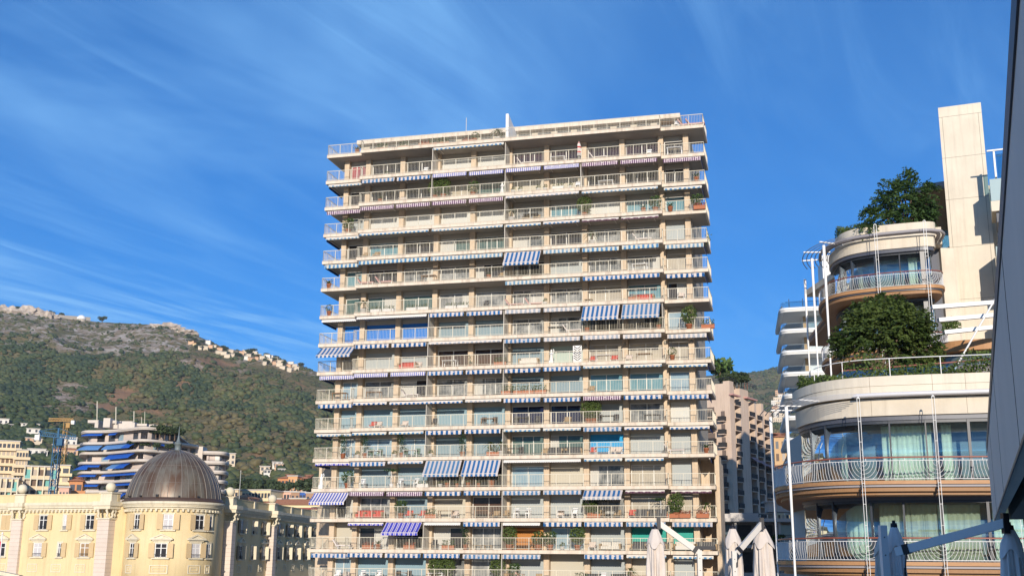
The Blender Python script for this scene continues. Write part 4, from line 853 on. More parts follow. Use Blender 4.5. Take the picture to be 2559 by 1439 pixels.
def pix(p):
    q=Vector(p)-Vector((0,0,EYE)); d=q.dot(_F); return 1279.5+FOC*q.dot(_X)/d,719.5-FOC*q.dot(_U)/d
def patch(p,kind):
    x,y=pix(p); m=0
    for (cx,cy,rx,ry,k) in PAT:
        if k==kind:
            e=((x-cx)/rx)**2+((y-cy)/ry)**2
            if e<2.2: m=max(m,1-e*.62+.75*fbm(x/16+kind*9,y/7,3))
    return min(1,max(0,m*1.6))
for nm,kd in (('soil',1),('scree',0)):
    at_=hill.data.attributes.new(nm,'FLOAT','POINT'); at_.data.foreach_set('value',np.array([patch(p,kd) if p[0]<-60 and p[1]>300 else 0 for p in V.reshape(-1,3)],dtype=np.float32))
# woods and scrub, too many to count: one object each
def ico(sub):
    import bmesh
    bm=bmesh.new(); bmesh.ops.create_icosphere(bm,subdivisions=sub,radius=1); v=np.array([x.co[:] for x in bm.verts]); f=np.array([[q.index for q in p.verts] for p in bm.faces]); bm.free(); return v,f
I1=ico(2); I0=ico(1)
rg=np.random.default_rng(77)
def scatter(n,dens,azr,tr):
    out=[]
    while len(out)<n:
        a=rg.uniform(*azr); t=tr[0]+(tr[1]-tr[0])*rg.uniform(0,1)**.75
        if rg.uniform()<dens(a,t):
            rr=np.interp(a,AZT,RRT); r=300+(rr-300)*t
            if a<0 and max(patch(tpos(a,r),0)*.8,patch(tpos(a,r),1))>rg.uniform(.25,.9): continue
            out.append((a,t,r))
    return out
def wood(name,pts,size,base,mats,lab,squash=.8,lift=.35,jit=.28):
    v0,f0=base; n=len(pts); P=np.array([tpos(a,r) for a,t,r in pts]); S=np.array([size(a,t)*rg.uniform(.6,1.35) for a,t,r in pts])
    nv=len(v0); J=1+rg.normal(size=(n,nv,1))*jit*.5; sc=np.stack([S*rg.uniform(.85,1.25,n),S*rg.uniform(.85,1.25,n),S*squash*rg.uniform(.8,1.2,n)],1)[:,None,:]
    V=v0[None]*J*sc+P[:,None,:]+np.array([0,0,1])*(S*lift)[:,None,None]
    F=(f0[None]+(np.arange(n)*nv)[:,None,None]).reshape(-1,3)
    nzv=np.array([nz(a,t,.8,11)+.35*(a<-20)-.25*(a>-17 and t<.6) for a,t,r in pts])+rg.normal(size=n)*.18; mi=np.repeat(np.where(nzv>.02,0,np.where(nzv>-.45,1,len(mats)-1)),len(f0))
    return npobj(name,V.reshape(-1,3),F,mats,smooth=True,mi=mi,kind='stuff')
def nz(a,t,s,o): return fbm(a*s+o,t*s*14+o,3)
def dtree(a,t):
    if t>.74: return .10 if t<.82 else .02
    d=.95 if t<.10 else .8
    if -19.5<a<-11.5 and .16<t<.6: d=.10+.6*max(0,nz(a,t,.35,5))      # the bare brown shoulder in the middle
    if nz(a,t,.5,2)<-.25 : d*=.25
    return d
M_pine=leafmat('pine_foliage',(.024,.043,.019),(.058,.078,.028),.02,0); M_oak=leafmat('oak_foliage',(.042,.06,.023),(.098,.105,.038),.015,0); M_dry=leafmat('dry_foliage',(.088,.076,.032),(.13,.108,.048),.02,0)
def tsize(a,t): return 3.4-2.4*t if t<.4 else 2.4
wood('forest',scatter(10500,dtree,(-29,-8),(.10,.99))+scatter(3800,lambda a,t:.9,(10.5,15.5),(.30,1.0)),tsize,I1,[M_pine,M_oak,M_dry],'')
wood('pine_wood',scatter(1800,lambda a,t:.9 if nz(a,t,.4,8)>-.15 else .25,(-29,-8),(.05,.24)),lambda a,t:3.3,I1,[M_pine,M_oak],'',.75,.5,.22)
def dscrub(a,t):
    if t>.74: return .75 if nz(a,t,1.4,4)>.02 else .07
    return (.45 if -19.5<a<-11.5 and .16<t<.6 else .9)*(1 if nz(a,t,.6,4)>-.3 else .4)
wood('scrub',scatter(8500,dscrub,(-28,-8),(.12,1.0)),lambda a,t:1.5,I0,[M_oak,M_pine,M_dry],'',.7,.2)
# ---- radome, lone tree and villas on the ridge
def on_ridge(px,dr=0):
    d=ray(px,800); a=math.degrees(math.atan2(d.x,d.y)); rr=np.interp(a,AZT,RRT)+dr; return a,rr,Vector(tpos(a,rr))
def at_terr(px,py):
    """where the view ray through a pixel meets the hillside"""
    d=ray(px,py); hz=math.hypot(d.x,d.y); a=math.degrees(math.atan2(d.x,d.y)); r=305; s=d.z/hz
    while r<2700 and terr(a,r)<EYE+s*r: r+=6
    return a,r,Vector(tpos(a,r))
a,r,p=on_ridge(203,-6); o=root('radome','white round radar dome sitting on the ridge line','radome',p); b=MB(); b.lathe([(6.0,-2),(6.0,1.6),(5.6,1.6)],24); b.build('base_wall',M_wall,o); b=MB(); b.lathe([(max(.01,6.2*math.cos(x)),1.7+6.0*math.sin(x)) for x in [PI/2*i/9 for i in range(10)]],24); b.build('dome_shell',M_white,o)
a,r,p=on_ridge(160,-8); b=MB(); b.box(-34,34,-3,3,-2,3.2); b.box(-28,-12,-2.5,2.5,3.21,5.0); w=b.build('ridge_wall',mat('grey_masonry',(.34,.30,.26),.9,(.28,.25,.21),.1)); w.location=p; w.rotation_euler=(0,0,math.radians(21)); tag(w,'low grey stone wall along the ridge beside the white radar dome','wall')
M_rock=mat('pale_limestone_rock',(.50,.43,.36),.95,(.30,.245,.20),.12,bump=1,bscale=.6,space='World',lo=.4,hi=.62)
for px,w,h,dr,lb in ((18,22,10,-20,'pink grey crag at the far left end of the ridge'),(72,20,10,-18,'tall pale crag on the ridge right of the far left crag'),(118,13,9,-30,'small crag between the left ridge trees and the stone wall'),(420,22,7,-16,'long pale cliff below the ridge above the village'),(470,13,5,-12,'low pale cliff just left of the ridge village')):
    a,r,p=on_ridge(px,dr); v0,f0=ico(4); rk_=np.random.default_rng(px); v=v0.copy()
    for i in range(len(v)):
        q=Vector(v[i]*2.2+px); k=1+.6*mnoise.fractal(q,.8,2.1,6)+.25*abs(mnoise.noise(Vector((q.x*1.4,q.y*1.4,q.z*.4)))); v[i]=v0[i]*k
    v*=np.array((w,9,h)); o=npobj('rock_outcrop',v,f0,M_rock); o.location=p-Vector((0,0,h*.35)); o.rotation_euler=(0,0,math.radians(-a)); tag(o,lb,'rock')
rr_=np.random.default_rng(5)
def clump_tree(name,label,cat,p,h,w,ml,seed,group=None,trunk=True):
    rg_=np.random.default_rng(seed); o=root(name,label,cat,p,0,group); pts=crown_points(rg_,[((rg_.uniform(-.5,.5)*w,rg_.uniform(-.5,.5)*w,h*rg_.uniform(.45,.85)),(w*.5,w*.5,h*.22)) for _ in range(7)],420)
    v,f=leaves(pts,w*.28,rg_,.6); npobj('crown',v,f,ml,o); b=MB(); b.tube([(0,0,-.5),(0,0,h*.6)],[w*.07,w*.04],6); b.build('trunk',M_trunk,o); return o
for px,h in ((256,9),(40,7),(72,6),(128,6),(152,6)):
    a,r,p=on_ridge(px,-6); clump_tree('ridge_tree',{256:'lone dark tree on the ridge right of the radar dome'}.get(px,'small dark tree on the ridge left of the radar dome'),'tree',p,h,h*.8,M_pine,px,None if px==256 else 'trees on the ridge left of the dome')
M_hw=[mat('villa_cream',(.60,.50,.37),.85),mat('villa_peach',(.58,.38,.24),.85),mat('villa_white',(.68,.64,.57),.85),mat('villa_ochre',(.55,.40,.22),.85)]; M_tile=mat('roof_tile',(.52,.22,.105),.85,(.42,.17,.085),1.5); M_flat=mat('flat_roof',(.50,.46,.41),.85); M_void=mat('window_void',(.05,.055,.065),.3)
def villa(name,p,w,d,h,rz,mw,roof,label,group=None,wins=True):
    o=root(name,label,'house',p,rz,group); b=MB(); b.box(-w/2,w/2,-d/2,d/2,-5,h); b.build('wall',mw,o); b=MB()
    if roof=='gable':
        e=.5; b.add([(-w/2-e,-d/2-e,h+.01),(w/2+e,-d/2-e,h+.01),(w/2+e,d/2+e,h+.01),(-w/2-e,d/2+e,h+.01),(-w/2+d*.25,0,h+d*.2),(w/2-d*.25,0,h+d*.2)],[(0,1,5,4),(1,2,5),(2,3,4,5),(3,0,4),(3,2,1,0)]); b.build('roof',M_tile,o)
    else: b.box(-w/2-.4,w/2+.4,-d/2-.4,d/2+.4,h+.01,h+.45); b.build('roof',M_flat,o)
    if wins:
        n=max(2,int(w/3.2)); fl=max(1,int(h/3))
        for j in range(fl):
            for i in range(n):
                x=-w/2+w*(i+.5)/n; q=MB(); q.box(x-.65,x+.65,-d/2-.05,-d/2+.02,.9+3*j,2.5+3*j); q.build('window',M_void,o)
    return o
vl=[(478,856,'p'),(487,863,'g'),(500,872,'c'),(512,874,'c'),(527,868,'p'),(521,858,'w'),(545,880,'c'),(560,884,'c'),(535,866,'c'),(548,872,'p'),(556,870,'c'),(568,892,'c'),(580,889,'c'),(576,878,'c'),(603,883,'p'),(612,880,'c'),(615,896,'w'),(625,898,'p'),(620,890,'c'),(636,884,'c'),(645,890,'c'),(655,894,'c'),(640,896,'p'),(668,892,'w'),(676,893,'w'),(662,900,'c'),(676,902,'c'),(688,898,'c'),(684,908,'p'),(700,905,'c'),(698,914,'c'),(712,910,'c'),(706,920,'c'),(722,914,'p'),(727,908,'w'),(735,915,'c'),(740,921,'c'),(722,924,'c'),(752,912,'w'),(660,912,'c')]
VK={'p':(1,'gable','peach house with tiled roof in the village along the ridge'),'c':(0,'flat','sand coloured house in the village along the ridge'),'w':(2,'flat','white house in the village along the ridge'),'g':(3,'gable','ochre house with tiled roof at the left end of the ridge village')}
for px,py,k in vl:
    a,r,p=at_terr(px,py+3); mi,rf,lb=VK[k]; w=rr_.uniform(4,7.5); villa('ridge_house',p,w,rr_.uniform(5,6),rr_.uniform(2.2,3.8),math.radians(-a)+rr_.uniform(-.3,.3),M_hw[mi],rf,lb,'houses of the ridge village',False)
for i in range(26):
    px=rr_.uniform(470,790); py=np.interp(px,[470,560,650,750,790],[858,880,898,920,932])+rr_.uniform(-14,10); a,r,p=at_terr(px,py); clump_tree('village_tree','small dark tree among the houses of the ridge village','tree',p,rr_.uniform(4,6.5),rr_.uniform(4,6),M_pine,900+i,'trees among the ridge village')
for i,(px,py,w,h,k,lb) in enumerate([(8,1062,9,5,2,'flat white villa among the pines at the far left edge'),(20,1070,9,2.5,2,'low white annex below the far left villa'),(75,1068,16,2.5,2,'long low white villa among dark pines left of the cranes'),(82,1084,11,4,2,'white stepped villa below the long low villa'),(92,1112,8,3,0,'cream house behind the blue crane jib'),(78,1110,10,4,1,'peach terraced house above the cream terraces'),(170,1117,14,7,2,'white cube villa with wide dark window beside the blue crane'),(160,1125,20,3,0,'low cream wall house left of the cube villa'),(184,1130,12,6,0,'small cream house with arched door right of the blue crane'),(162,1140,20,5,1,'peach house with tiled roof right of the blue crane mast'),(90,1142,14,5,2,'white house on the wooded slope below the peach terraces'),(108,1143,6,4,2,'tiny white house left of the blue crane mast'),
    (661,1184,7,4,0,'pale stone house in the pines above the orange block'),(692,1172,7,3.5,2,'white topped house in the pines above the orange block'),(696,1181,6,4,1,'pink house with white windows in the pines above the orange block'),(703,1188,5,3,2,'small white house below the pink one in the pines'),(667,1190,5,3,2,'small pale house below the stone house in the pines'),(575,1168,7,9,0,'beige house showing past the right end of the blue awning building')]):
    a,r,p=at_terr(px,py); villa('hillside_house',p,w*.72,7,h*.72,math.radians(-a),M_hw[k],'gable' if 'tiled' in lb else 'flat',lb)
for i,(px,py,k) in enumerate([(1948,990,1),(1955,999,2),(1943,1006,0),(1957,1012,2),(1950,1020,0),(1941,1030,1),(1957,1030,0),(1946,1042,2),(1957,1048,0),(1938,1016,2),(1944,1058,0)]):
    a,r,p=at_terr(px,py); villa('slope_house',p,13,9,8,math.radians(-a)+rr_.uniform(-.4,.2),M_hw[k],'gable' if k==1 else 'flat','%s house in the cluster on the far slope behind the pink tower'%('sand','peach','white')[k] if k<3 else '','houses on the slope behind the pink tower')
# ================================================================ town buildings
def block(name,label,cat,px0,px1,y0,D,depth,mw,floors,cols,ph=3.0,roof=None,rz=None,style='win',wm=None,zb=-3,skip=()):
    a=at(px0,y0,D); b0=at(px1,y0,D); w=b0.x-a.x; zt=(a.z+b0.z)/2; c=Vector(((a.x+b0.x)/2,D,0)); rot=-.25 if rz is None else rz
    o=root(name,label,cat,(c.x,c.y,zb),rot); w*=1/math.cos(rot)*1.0
    H=zt-zb; b=MB(); b.box(-w/2,w/2,0,depth,0,H-.4); b.build('wall',mw,o); b=MB()
    if roof=='tile': b.add([(-w/2-.6,-.6,H-.39),(w/2+.6,-.6,H-.39),(w/2+.6,depth+.6,H-.39),(-w/2-.6,depth+.6,H-.39),(-w/2+depth*.3,depth/2,H+depth*.12),(w/2-depth*.3,depth/2,H+depth*.12)],[(0,1,5,4),(1,2,5),(2,3,4,5),(3,0,4),(3,2,1,0)]); b.build('roof',M_tile,o)
    else: b.box(-w/2-.3,w/2+.3,-.3,depth+.3,H-.39,H); b.build('roof',M_flat if roof is None else roof,o)
    wm=wm or M_void
    for j in range(floors):
        z=H-1.0-ph*(j+1)+.2
        if z<0.5: break
        if style=='band':
            q=MB(); q.box(-w/2-.9,w/2+.9,-1.4,-.02,z-.3,z+.75); q.build('balcony',mw,o)
            for i in range(cols):
                x=-w/2+w*(i+.5)/cols
                if (i+j,) in skip: continue
                q=MB(); q.box(x-w/cols*.36,x+w/cols*.36,-.06,.02,z+.75,z+ph-.5); q.build('window',wm if not isinstance(wm,list) else wm[(i*3+j*5)%len(wm)],o)
        elif style=='grid':
            q=MB(); q.box(-w/2-.1,w/2+.1,-1.0,-.02,z-.25,z); q.build('floor_slab',M_trim,o)
            for i in range(cols):
                x0=-w/2+w*i/cols; x1=-w/2+w*(i+1)/cols; q=MB(); q.box(x0+.3,x1-.3,-.04,.02,z+.1,z+ph-.4); q.build('window',wm if not isinstance(wm,list) else wm[(i*7+j*3)%len(wm)],o)
                q=MB(); q.box(x0+.1,x1-.1,-.95,-.88,z+.02,z+.9); q.build('balcony_panel',wm[0] if isinstance(wm,list) and i in(0,cols-1) else mw,o)
        else:
            for i in range(cols):
                x=-w/2+w*(i+.5)/cols; q=MB(); q.box(x-w/cols*.24,x+w/cols*.24,-.05,.02,z+.6,z+ph-.7); q.build('window',wm if not isinstance(wm,list) else wm[(i+j)%len(wm)],o)
    if style=='grid':
        for i in range(cols+1): x=-w/2+w*i/cols; q=MB(); q.box(x-.16,x+.16,-1.05,-.02,H-1-ph*floors,H-.4); q.build('fin',M_trim,o)
    return o
M_cr=mat('town_cream',(.72,.57,.37),.85,(.64,.50,.32),.15); M_or=mat('town_orange',(.58,.27,.12),.85,(.52,.23,.10),.15); M_pk=mat('town_pink',(.62,.38,.28),.85); M_yl=mat('town_yellow',(.74,.60,.36),.85); M_wh=mat('town_white',(.78,.74,.66),.85); M_br=mat('town_brown',(.36,.22,.14),.85); M_tl=mat('teal_panel',(.14,.38,.34),.5); M_bl=mat('blue_panel',(.04,.11,.36),.7)
vo=[M_void,mat('warm_void',(.14,.09,.06),.6),mat('blind_void',(.42,.36,.29),.8)]
block('terraced_block','cream terraced block of stacked balconies at the far left edge','apartment block',-40,44,1099,440,18,M_cr,9,9,2.9,None,.36,'band',vo)
block('terraced_block','lower stepped wing of cream balconies right of the far left terraced block','apartment block',44,70,1122,430,16,M_cr,8,4,2.9,None,.36,'band',vo)
block('gridded_block','cream block with a grid of loggias and teal end panels','apartment block',69,141,1163,345,14,M_cr,7,5,3.1,None,.33,'grid',[M_tl,M_void,vo[1],vo[2]])
block('gridded_block','low cream gridded block with green panels at the left edge above the parapet','apartment block',-20,42,1192,330,14,M_cr,5,5,3.1,None,.33,'grid',[M_tl,M_void,vo[2],vo[1]])
block('orange_block','narrow orange cream block behind the blue crane mast','apartment block',138,174,1160,400,14,M_yl,7,2,3.0,None,.3,'band',vo)
block('salmon_house','salmon flat topped house beside the striped awning building, above the palace parapet','house',150,172,1214,300,9,M_pk,3,3,2.9,None,.3,'win')
block('orange_house','orange red house with balconies just left of the blue awning building','house',176,206,1198,312,9,M_or,4,2,2.9,'tile',.3,'band',vo)
block('cream_block','cream stepped block between the dome and the thin pole','apartment block',560,597,1221,430,14,M_cr,4,4,2.7,None,-.2,'band',vo)
block('long_cream_block','long pale block with rows of balconies behind the palace wing','apartment block',604,678,1222,400,15,M_yl,4,9,3.0,None,-.2,'band',[M_void,vo[2],M_tl])
block('white_terraced_block','white block with wide terraces below the long pale block','apartment block',616,705,1244,400,12,M_wh,3,9,2.6,None,-.2,'band',vo)
block('pink_block','pink block with white balconies in front of the orange tower','apartment block',676,742,1226,410,14,M_pk,3,8,3.0,None,-.2,'band',vo)
block('brown_block','plain brown block right of the pink one','apartment block',727,749,1227,404,14,M_br,1,2,3.0,None,-.15,'win')
block('blue_balcony_block','block with blue balconies between two brown walls','apartment block',749,764,1227,404,14,M_bl,3,2,2.8,None,-.15,'band',vo)
block('brown_block','brown block beside the tower with blue awnings, right of the blue balconies','apartment block',764,800,1229,400,14,M_br,2,3,3.0,None,-.15,'win')
block('yellow_house','pale yellow house with small dark windows above the long orange roof','house',724,766,1243,390,12,M_yl,2,4,3.0,None,-.15,'win')
block('arcaded_house','white arcaded house above the long orange roof','house',680,724,1247,385,10,M_wh,2,6,2.9,None,-.15,'win')
block('pink_roofed_house','pink house with red roof right of the thin pole','house',582,622,1240,380,10,M_pk,2,4,2.8,'tile',-.15,'win')
block('orange_roofed_hall','long cream hall with an orange tiled roof behind the palace wing','hall',640,812,1257,330,12,M_yl,1,16,3.0,'tile',-.12,'win',vo)
block('red_roofed_hall','cream building with a dark red roof nearest the palace wing','hall',716,812,1268,290,10,M_yl,1,8,3.0,mat('dark_red_roof',(.25,.05,.045),.8),-.12,'win')
block('orange_tower_block','orange block with a taller middle above the pines','apartment block',694,722,1192,432,14,M_or,7,3,3.0,'tile',-.15,'band',vo)
block('orange_tower_block','tall middle part of the orange block with a brick chimney top','apartment block',720,744,1187,430,14,mat('town_apricot',(.63,.34,.16),.85),9,3,3.0,None,-.15,'win',vo)
block('orange_tower_block','right wing of the orange block with a brown roof','apartment block',743,772,1193,432,14,M_or,7,3,3.0,'tile',-.15,'band',vo)
for i,(px,py,D,h,w) in enumerate(((688,1216,420,4.5,6),(704,1219,418,4,5),(760,1217,420,4.5,6),(782,1215,420,5,7),(650,1218,430,5,6),(668,1219,425,4,6),(604,1217,440,5,6),(624,1215,440,5,6))):
    p=at(px,py,D); clump_tree('umbrella_pine','dark green pine among the roofs round the orange block','tree',(p.x,p.y,p.z-h*.7),h*1.25,w,M_pine,300+i,'pines among the roofs')
p=at(598,1240,300); o=root('flag_mast','thin grey pole standing right of the dome','pole',(p.x,p.y,-3)); b=MB(); q=at(598,1177,300); b.tube([(0,0,0),(0,0,q.z+3)],[.16,.08],6); b.build('mast',mat('galvanised',(.42,.42,.38),.5),o); b=MB(); b.ball((0,0,q.z+3.1),.16,6); b.build('finial',M_rail,o)
# tower cranes
def crane(label,px,ytop,ybase,D,col,xj0,xj1,yj0,yj1,apex=True,cw=None):
    m=mat('crane_'+label.split()[0],col,.6); p=at(px,ybase,D); t=at(px,ytop,D); o=root('tower_crane',label,'crane',(p.x,p.y,min(p.z,2)-6)); z0=0; H=t.z-o.location.z; w=.85
    b=MB()
    for sx in (-w,w):
        for sy in (-w,w): b.bar((sx,sy,0),(sx,sy,H),.22)
    n=int(H/2.2)
    for i in range(n):
        z=i*2.2; s=1 if i%2 else -1
        for a,c in (((-w*s,-w),(w*s,-w)),((w,-w*s),(w,w*s))): b.bar((a[0],a[1],z),(c[0],c[1],z+2.2),.16); b.bar((a[0],a[1],z),(c[0],c[1],z),.14)
    b.build('mast',m,o)
    j0=at(xj0,yj0,D)-o.location; j1=at(xj1,yj1,D)-o.location; b=MB(); up=Vector((0,0,1.3))
    j0.y=j1.y=0; b.bar(j0,j1,.26); b.bar(j0+up,j1+up*.6,.2); n=16
    for i in range(n): a_=j0.lerp(j1,i/n); c_2=j0.lerp(j1,(i+.5)/n); b.bar(a_,c_2+up,.13); b.bar(c_2+up,j0.lerp(j1,(i+1)/n),.13)
    if apex:
        ap=Vector((0,0,H+2.8)); b.bar((0,0,H),ap,.5); b.bar(ap,j0+up,.1); b.bar(ap,j1+up,.1)
    b.build('jib',m,o); b=MB(); e=cw or j0; s=1 if e is j1 else -1
    e=j1 if cw=='r' else j0; b.box(e.x-.7,e.x+.7,-.6,.6,e.z-1.5,e.z+.1); b.build('counterweight',M_wh,o); b=MB(); b.box(.4,2.0,-1.8,-.3,H-2.4,H-.4); b.build('cab',m,o); return o
crane('yellow tower crane on the wooded slope with its jib level',163,1055,1095,470,(.40,.23,.07),121,183,1052,1051,False,'r')
crane('blue tower crane in front of the gridded block',131,1093,1236,335,(.02,.10,.20),95,190,1087,1098,True,'l')
# ---- the building with rounded balconies and blue awnings
cv0=at(330,1150,330); curvy=root('rounded_balcony_building','pale apartment building with wavy balcony bands and plain blue awnings','apartment building',(cv0.x,335,-3),0,None,True)
def pq(px,Y): q=at(px,1150,Y); return (q.x,q.y)
CP=smooth([pq(206,358),pq(197,349),pq(197,343),pq(208,339.5),pq(236,339),pq(275,337),pq(330,330),pq(352,328.5),pq(380,330),pq(430,336),pq(484,344),pq(494,348),pq(496,356)],5)
CR=smooth([pq(505,352),pq(506,346),pq(530,346),pq(555,347),pq(568,350),pq(573,356),pq(572,364)],5)
M_cv=mat('pale_concrete',(.60,.53,.46),.8,(.53,.47,.40),.3); M_cvw=mat('rose_render',(.56,.47,.41),.85); M_blue=mat('royal_blue_canvas',(.012,.10,.46),.8); M_lblue=mat('faded_blue_canvas',(.10,.24,.50),.8)
zt_=[38.0,34.5,31.6,28.8,26.0,23.15,20.4,17.6,14.8,12,9,6]
SCV=arclen(CP); SCR=arclen(CR)
def cs(px):
    d=ray(px,1150); return SCV[min(range(8,len(CP)-6),key=lambda i:abs(CP[i].x/CP[i].y-d.x/d.y))]
for k,z in enumerate(zt_):
    pth=CP if k else [along(CP,SCV[-1]*.02+(cs(430)-SCV[-1]*.02)*i/40,SCV) for i in range(41)]
    b=MB(); b.band(pth,-.25,0,z-.5 if k==0 else z-.74,z,0,True); b.prism([tuple(q) for q in offset(pth,-.1)]+[pq(470,372),pq(220,372)],z-.78,z-.5); b.build('balcony_band',M_cv,curvy)
    if k<len(zt_)-1:
        wl=offset(pth,-2.3); b=MB(); b.band(wl,-.3,0,zt_[k+1]-.8,z-.79,0,True); b.build('facade_wall',M_cvw,curvy)
        SS=arclen(wl); n=11
        for i in range(n):
            s=SS[-1]*(.06+.88*(i+.5)/n)
            if (i*5+k*3)%4==3: continue
            q=[along(wl,s-1.4+.35*j,SS) for j in range(8)]; b=MB(); b.band(q,.03,.10,zt_[k+1]-.7,z-1.25,0,True); b.build('window',[M_void,M_cv,GL['d'],GL['p'],M_void][(i*3+k*2)%5],curvy)
    if k and k<9:
        b=MB(); b.band(CR,-.25,0,z-2.6,z-1.75,0,True); b.prism([tuple(q) for q in CR]+[pq(560,375),pq(510,375)],z-2.75,z-2.61); b.build('balcony_band',M_cv,curvy)
        wl=offset(CR,-1.7); b=MB(); b.band(wl,-.3,0,z-4.7,z-2.7,0,True); b.build('facade_wall',M_cvw,curvy); SS=arclen(wl)
        for i in range(5):
            s=SS[-1]*(.14+.74*(i+.5)/5); q=[along(wl,s-.8+.32*j,SS) for j in range(6)]; b=MB(); b.band(q,.03,.1,z-4.6,z-2.95,0,True); b.build('window',[M_cv,M_void,M_wh,GL['c']][(i+k)%4],curvy)
b=MB(); b.prism([pq(215,345),pq(330,338),pq(352,336),pq(470,352),pq(470,375),pq(220,375)],-3,34); b.prism([pq(508,352),pq(566,353),pq(562,375),pq(508,375)],-3,31); b.build('core',M_cvw,curvy)
b=MB(); q0=pq(487,347); q1=pq(505,347); b.box(q0[0],q1[0],347,352,-3,34.2); b.build('stair_shaft',M_cv,curvy); b=MB(); b.box(q0[0]+.3,q1[0]-1.1,346.9,346.99,12,31); b.build('timber_screen',mat('amber_screen',(.55,.30,.10),.7),curvy)
b=MB()
for px0,px1,Y,y0,y1 in ((219,246,345,1049,1056),(236,246,345,1056,1068),(257,276,344,1044,1067),(276,292,346,1050,1057),(276,346,347,1058,1070),(292,332,350,1052,1062),(328,337,343,1056,1068),(337,367,345,1058,1064),(372,385,344,1060,1068),(385,415,347,1062,1074),(362,412,345,1070,1079)):
    p=at(px0,y1,Y); q=at(px1,y0,Y); b=MB(); b.box(p.x,q.x,Y,Y+6,p.z,q.z); b.build('roof_storey',M_cv,curvy)
for px,y0 in ((243,1002),(290,1016),(335,1027),(354,1042),(362,1028)):
    b=MB(); p=at(px,1055,345); q=at(px,y0,345); b.tube([(p.x,345,p.z-1),(q.x,345,q.z)],.14 if px<340 else .08,5); b.build('roof_mast',M_rail,curvy)
CA=[(1,196,222,'f'),(1,224,252,'f'),(1,256,282,'f'),(1,283,305,'f'),(1,305,330,'b'),(2,270,294,'b'),(2,294,328,'b'),(3,192,222,'b'),(3,272,292,'f'),(3,292,325,'b'),(4,200,240,'s'),(4,260,330,'s'),(5,196,225,'s'),(5,290,335,'s'),(6,290,318,'b'),(0,200,250,'s'),(0,265,290,'s'),(1,382,418,'s'),(1,420,445,'s'),(3,226,252,'s'),(4,330,360,'s'),(5,226,250,'s'),(2,410,440,'s')]
for k,p0,p1,kind in CA:
    z=zt_[k]-.9; s0,s1=cs(p0),cs(p1); n=8; vs=[]; rc,dr=(1.5,1.35) if kind!='s' else (.5,.55)
    for i in range(n+1):
        for j,(o_,dz) in enumerate(((-.9,0),(rc*.5-.3,-dr*.55),(rc-.2,-dr),(rc-.2,-dr-.2))):
            p=along(offset(CP,o_),s0+(s1-s0)*i/n,SCV); vs.append((p.x,p.y,z+dz))
    b=MB(); b.add(vs,[(i*4+j,(i+1)*4+j,(i+1)*4+j+1,i*4+j+1) for i in range(n) for j in range(3)]); b.build('awning',M_blue if kind!='f' else M_lblue,curvy)
rg3=np.random.default_rng(9)
for i,(px,py,w) in enumerate(((390,1083,5),(400,1082,6),(412,1084,5),(425,1086,6),(437,1088,5),(330,1106,3),(360,1110,3),(395,1112,3),(425,1114,3),(275,1218,3))):
    p=at(px,py,332 if py<1100 else 331); clump_tree('terrace_bush','leafy bush on a terrace of the pale building with blue awnings','bush',(p.x,p.y,p.z-1),3.2 if py<1100 else 1.6,w*.6,M_pine,500+i,'bushes on the wavy balconies')
# ---- pink concrete tower behind, on the right
KP=Vector((47.2,245)); pinkt=root('pink_tower','pinkish concrete tower with dark stacked balconies, half in shade, right of the tall tower','apartment tower',(47.2,245,-3),math.atan2(.82,.57))
pinkt['_o']=[0,0,-3]; M_pc=mat('rose_concrete',(.61,.475,.365),.85,(.53,.395,.30),.12,bump=.1,bscale=1.5,streak=.5); M_pr=mat('smoked_panel',(.038,.036,.036),.6,spec=.15); M_prec=mat('recess_shade_brown',(.16,.12,.10),.9)
# local frame: x along the right-hand face, y inwards (left-hand face lies along +y at x=0)
def prx(px):
    r=ray(px,1100); k=r.x/r.y; return (k*KP.y-KP.x)/(.57-.82*k)
def pry(px):
    r=ray(px,1100); k=r.x/r.y; return (KP.x-k*KP.y)/(.82+.57*k)
ZP=39.7; cols=[(1839,1853,ZP-2),(1874,1888,ZP-3.6),(1893,1906,ZP-4),(1911,1924,ZP-4.6)]; edges=[0]; b=MB(); xs=[(prx(a),prx(c)) for a,c,_ in cols]; XE=prx(1932)
cur=0
for (x0,x1) in xs: b.box(cur,x0,0,1.5,-3,ZP-1 if cur<8 else ZP-3); cur=x1
b.box(cur,XE,0,1.5,-3,ZP-4.5); b.box(0.01,prx(1890),1.51,16,-3,ZP-.5); b.box(prx(1890)+.01,XE,1.51,16,-3,ZP-4); b.box(-.0,prx(1838),0.01,1.5,ZP-1,ZP)
b.build('wall',M_pc,pinkt)
ys=[(pry(1817),pry(1801)),(pry(1791),pry(1773)+1)]
for ci,(x0,x1) in enumerate(xs):
    zt0=cols[ci][2]
    q=MB(); q.box(x0+.01,x1-.01,1.42,1.5,-3,zt0-.3); q.build('recess_wall',M_prec,pinkt)  # dark brown sheet over the rose wall paints in the recess shade
    for k in range(13):
        z=zt0-2.75*(k+1)-.2
        q=MB(); q.box(x0,x1,-.2,1.40,z-.16,z); q.build('balcony',M_pc,pinkt)
        q=MB(); q.box(x0+.04,x1-.04,-.22,-.14,z+.01,z+1.0); q.build('balcony_front',M_pr,pinkt)
        q=MB(); q.box(x0+.2,x1-.2,1.36,1.415,z+.05,z+2.1); q.build('window',M_void if (ci+k*3)%4 else GL['c'],pinkt)
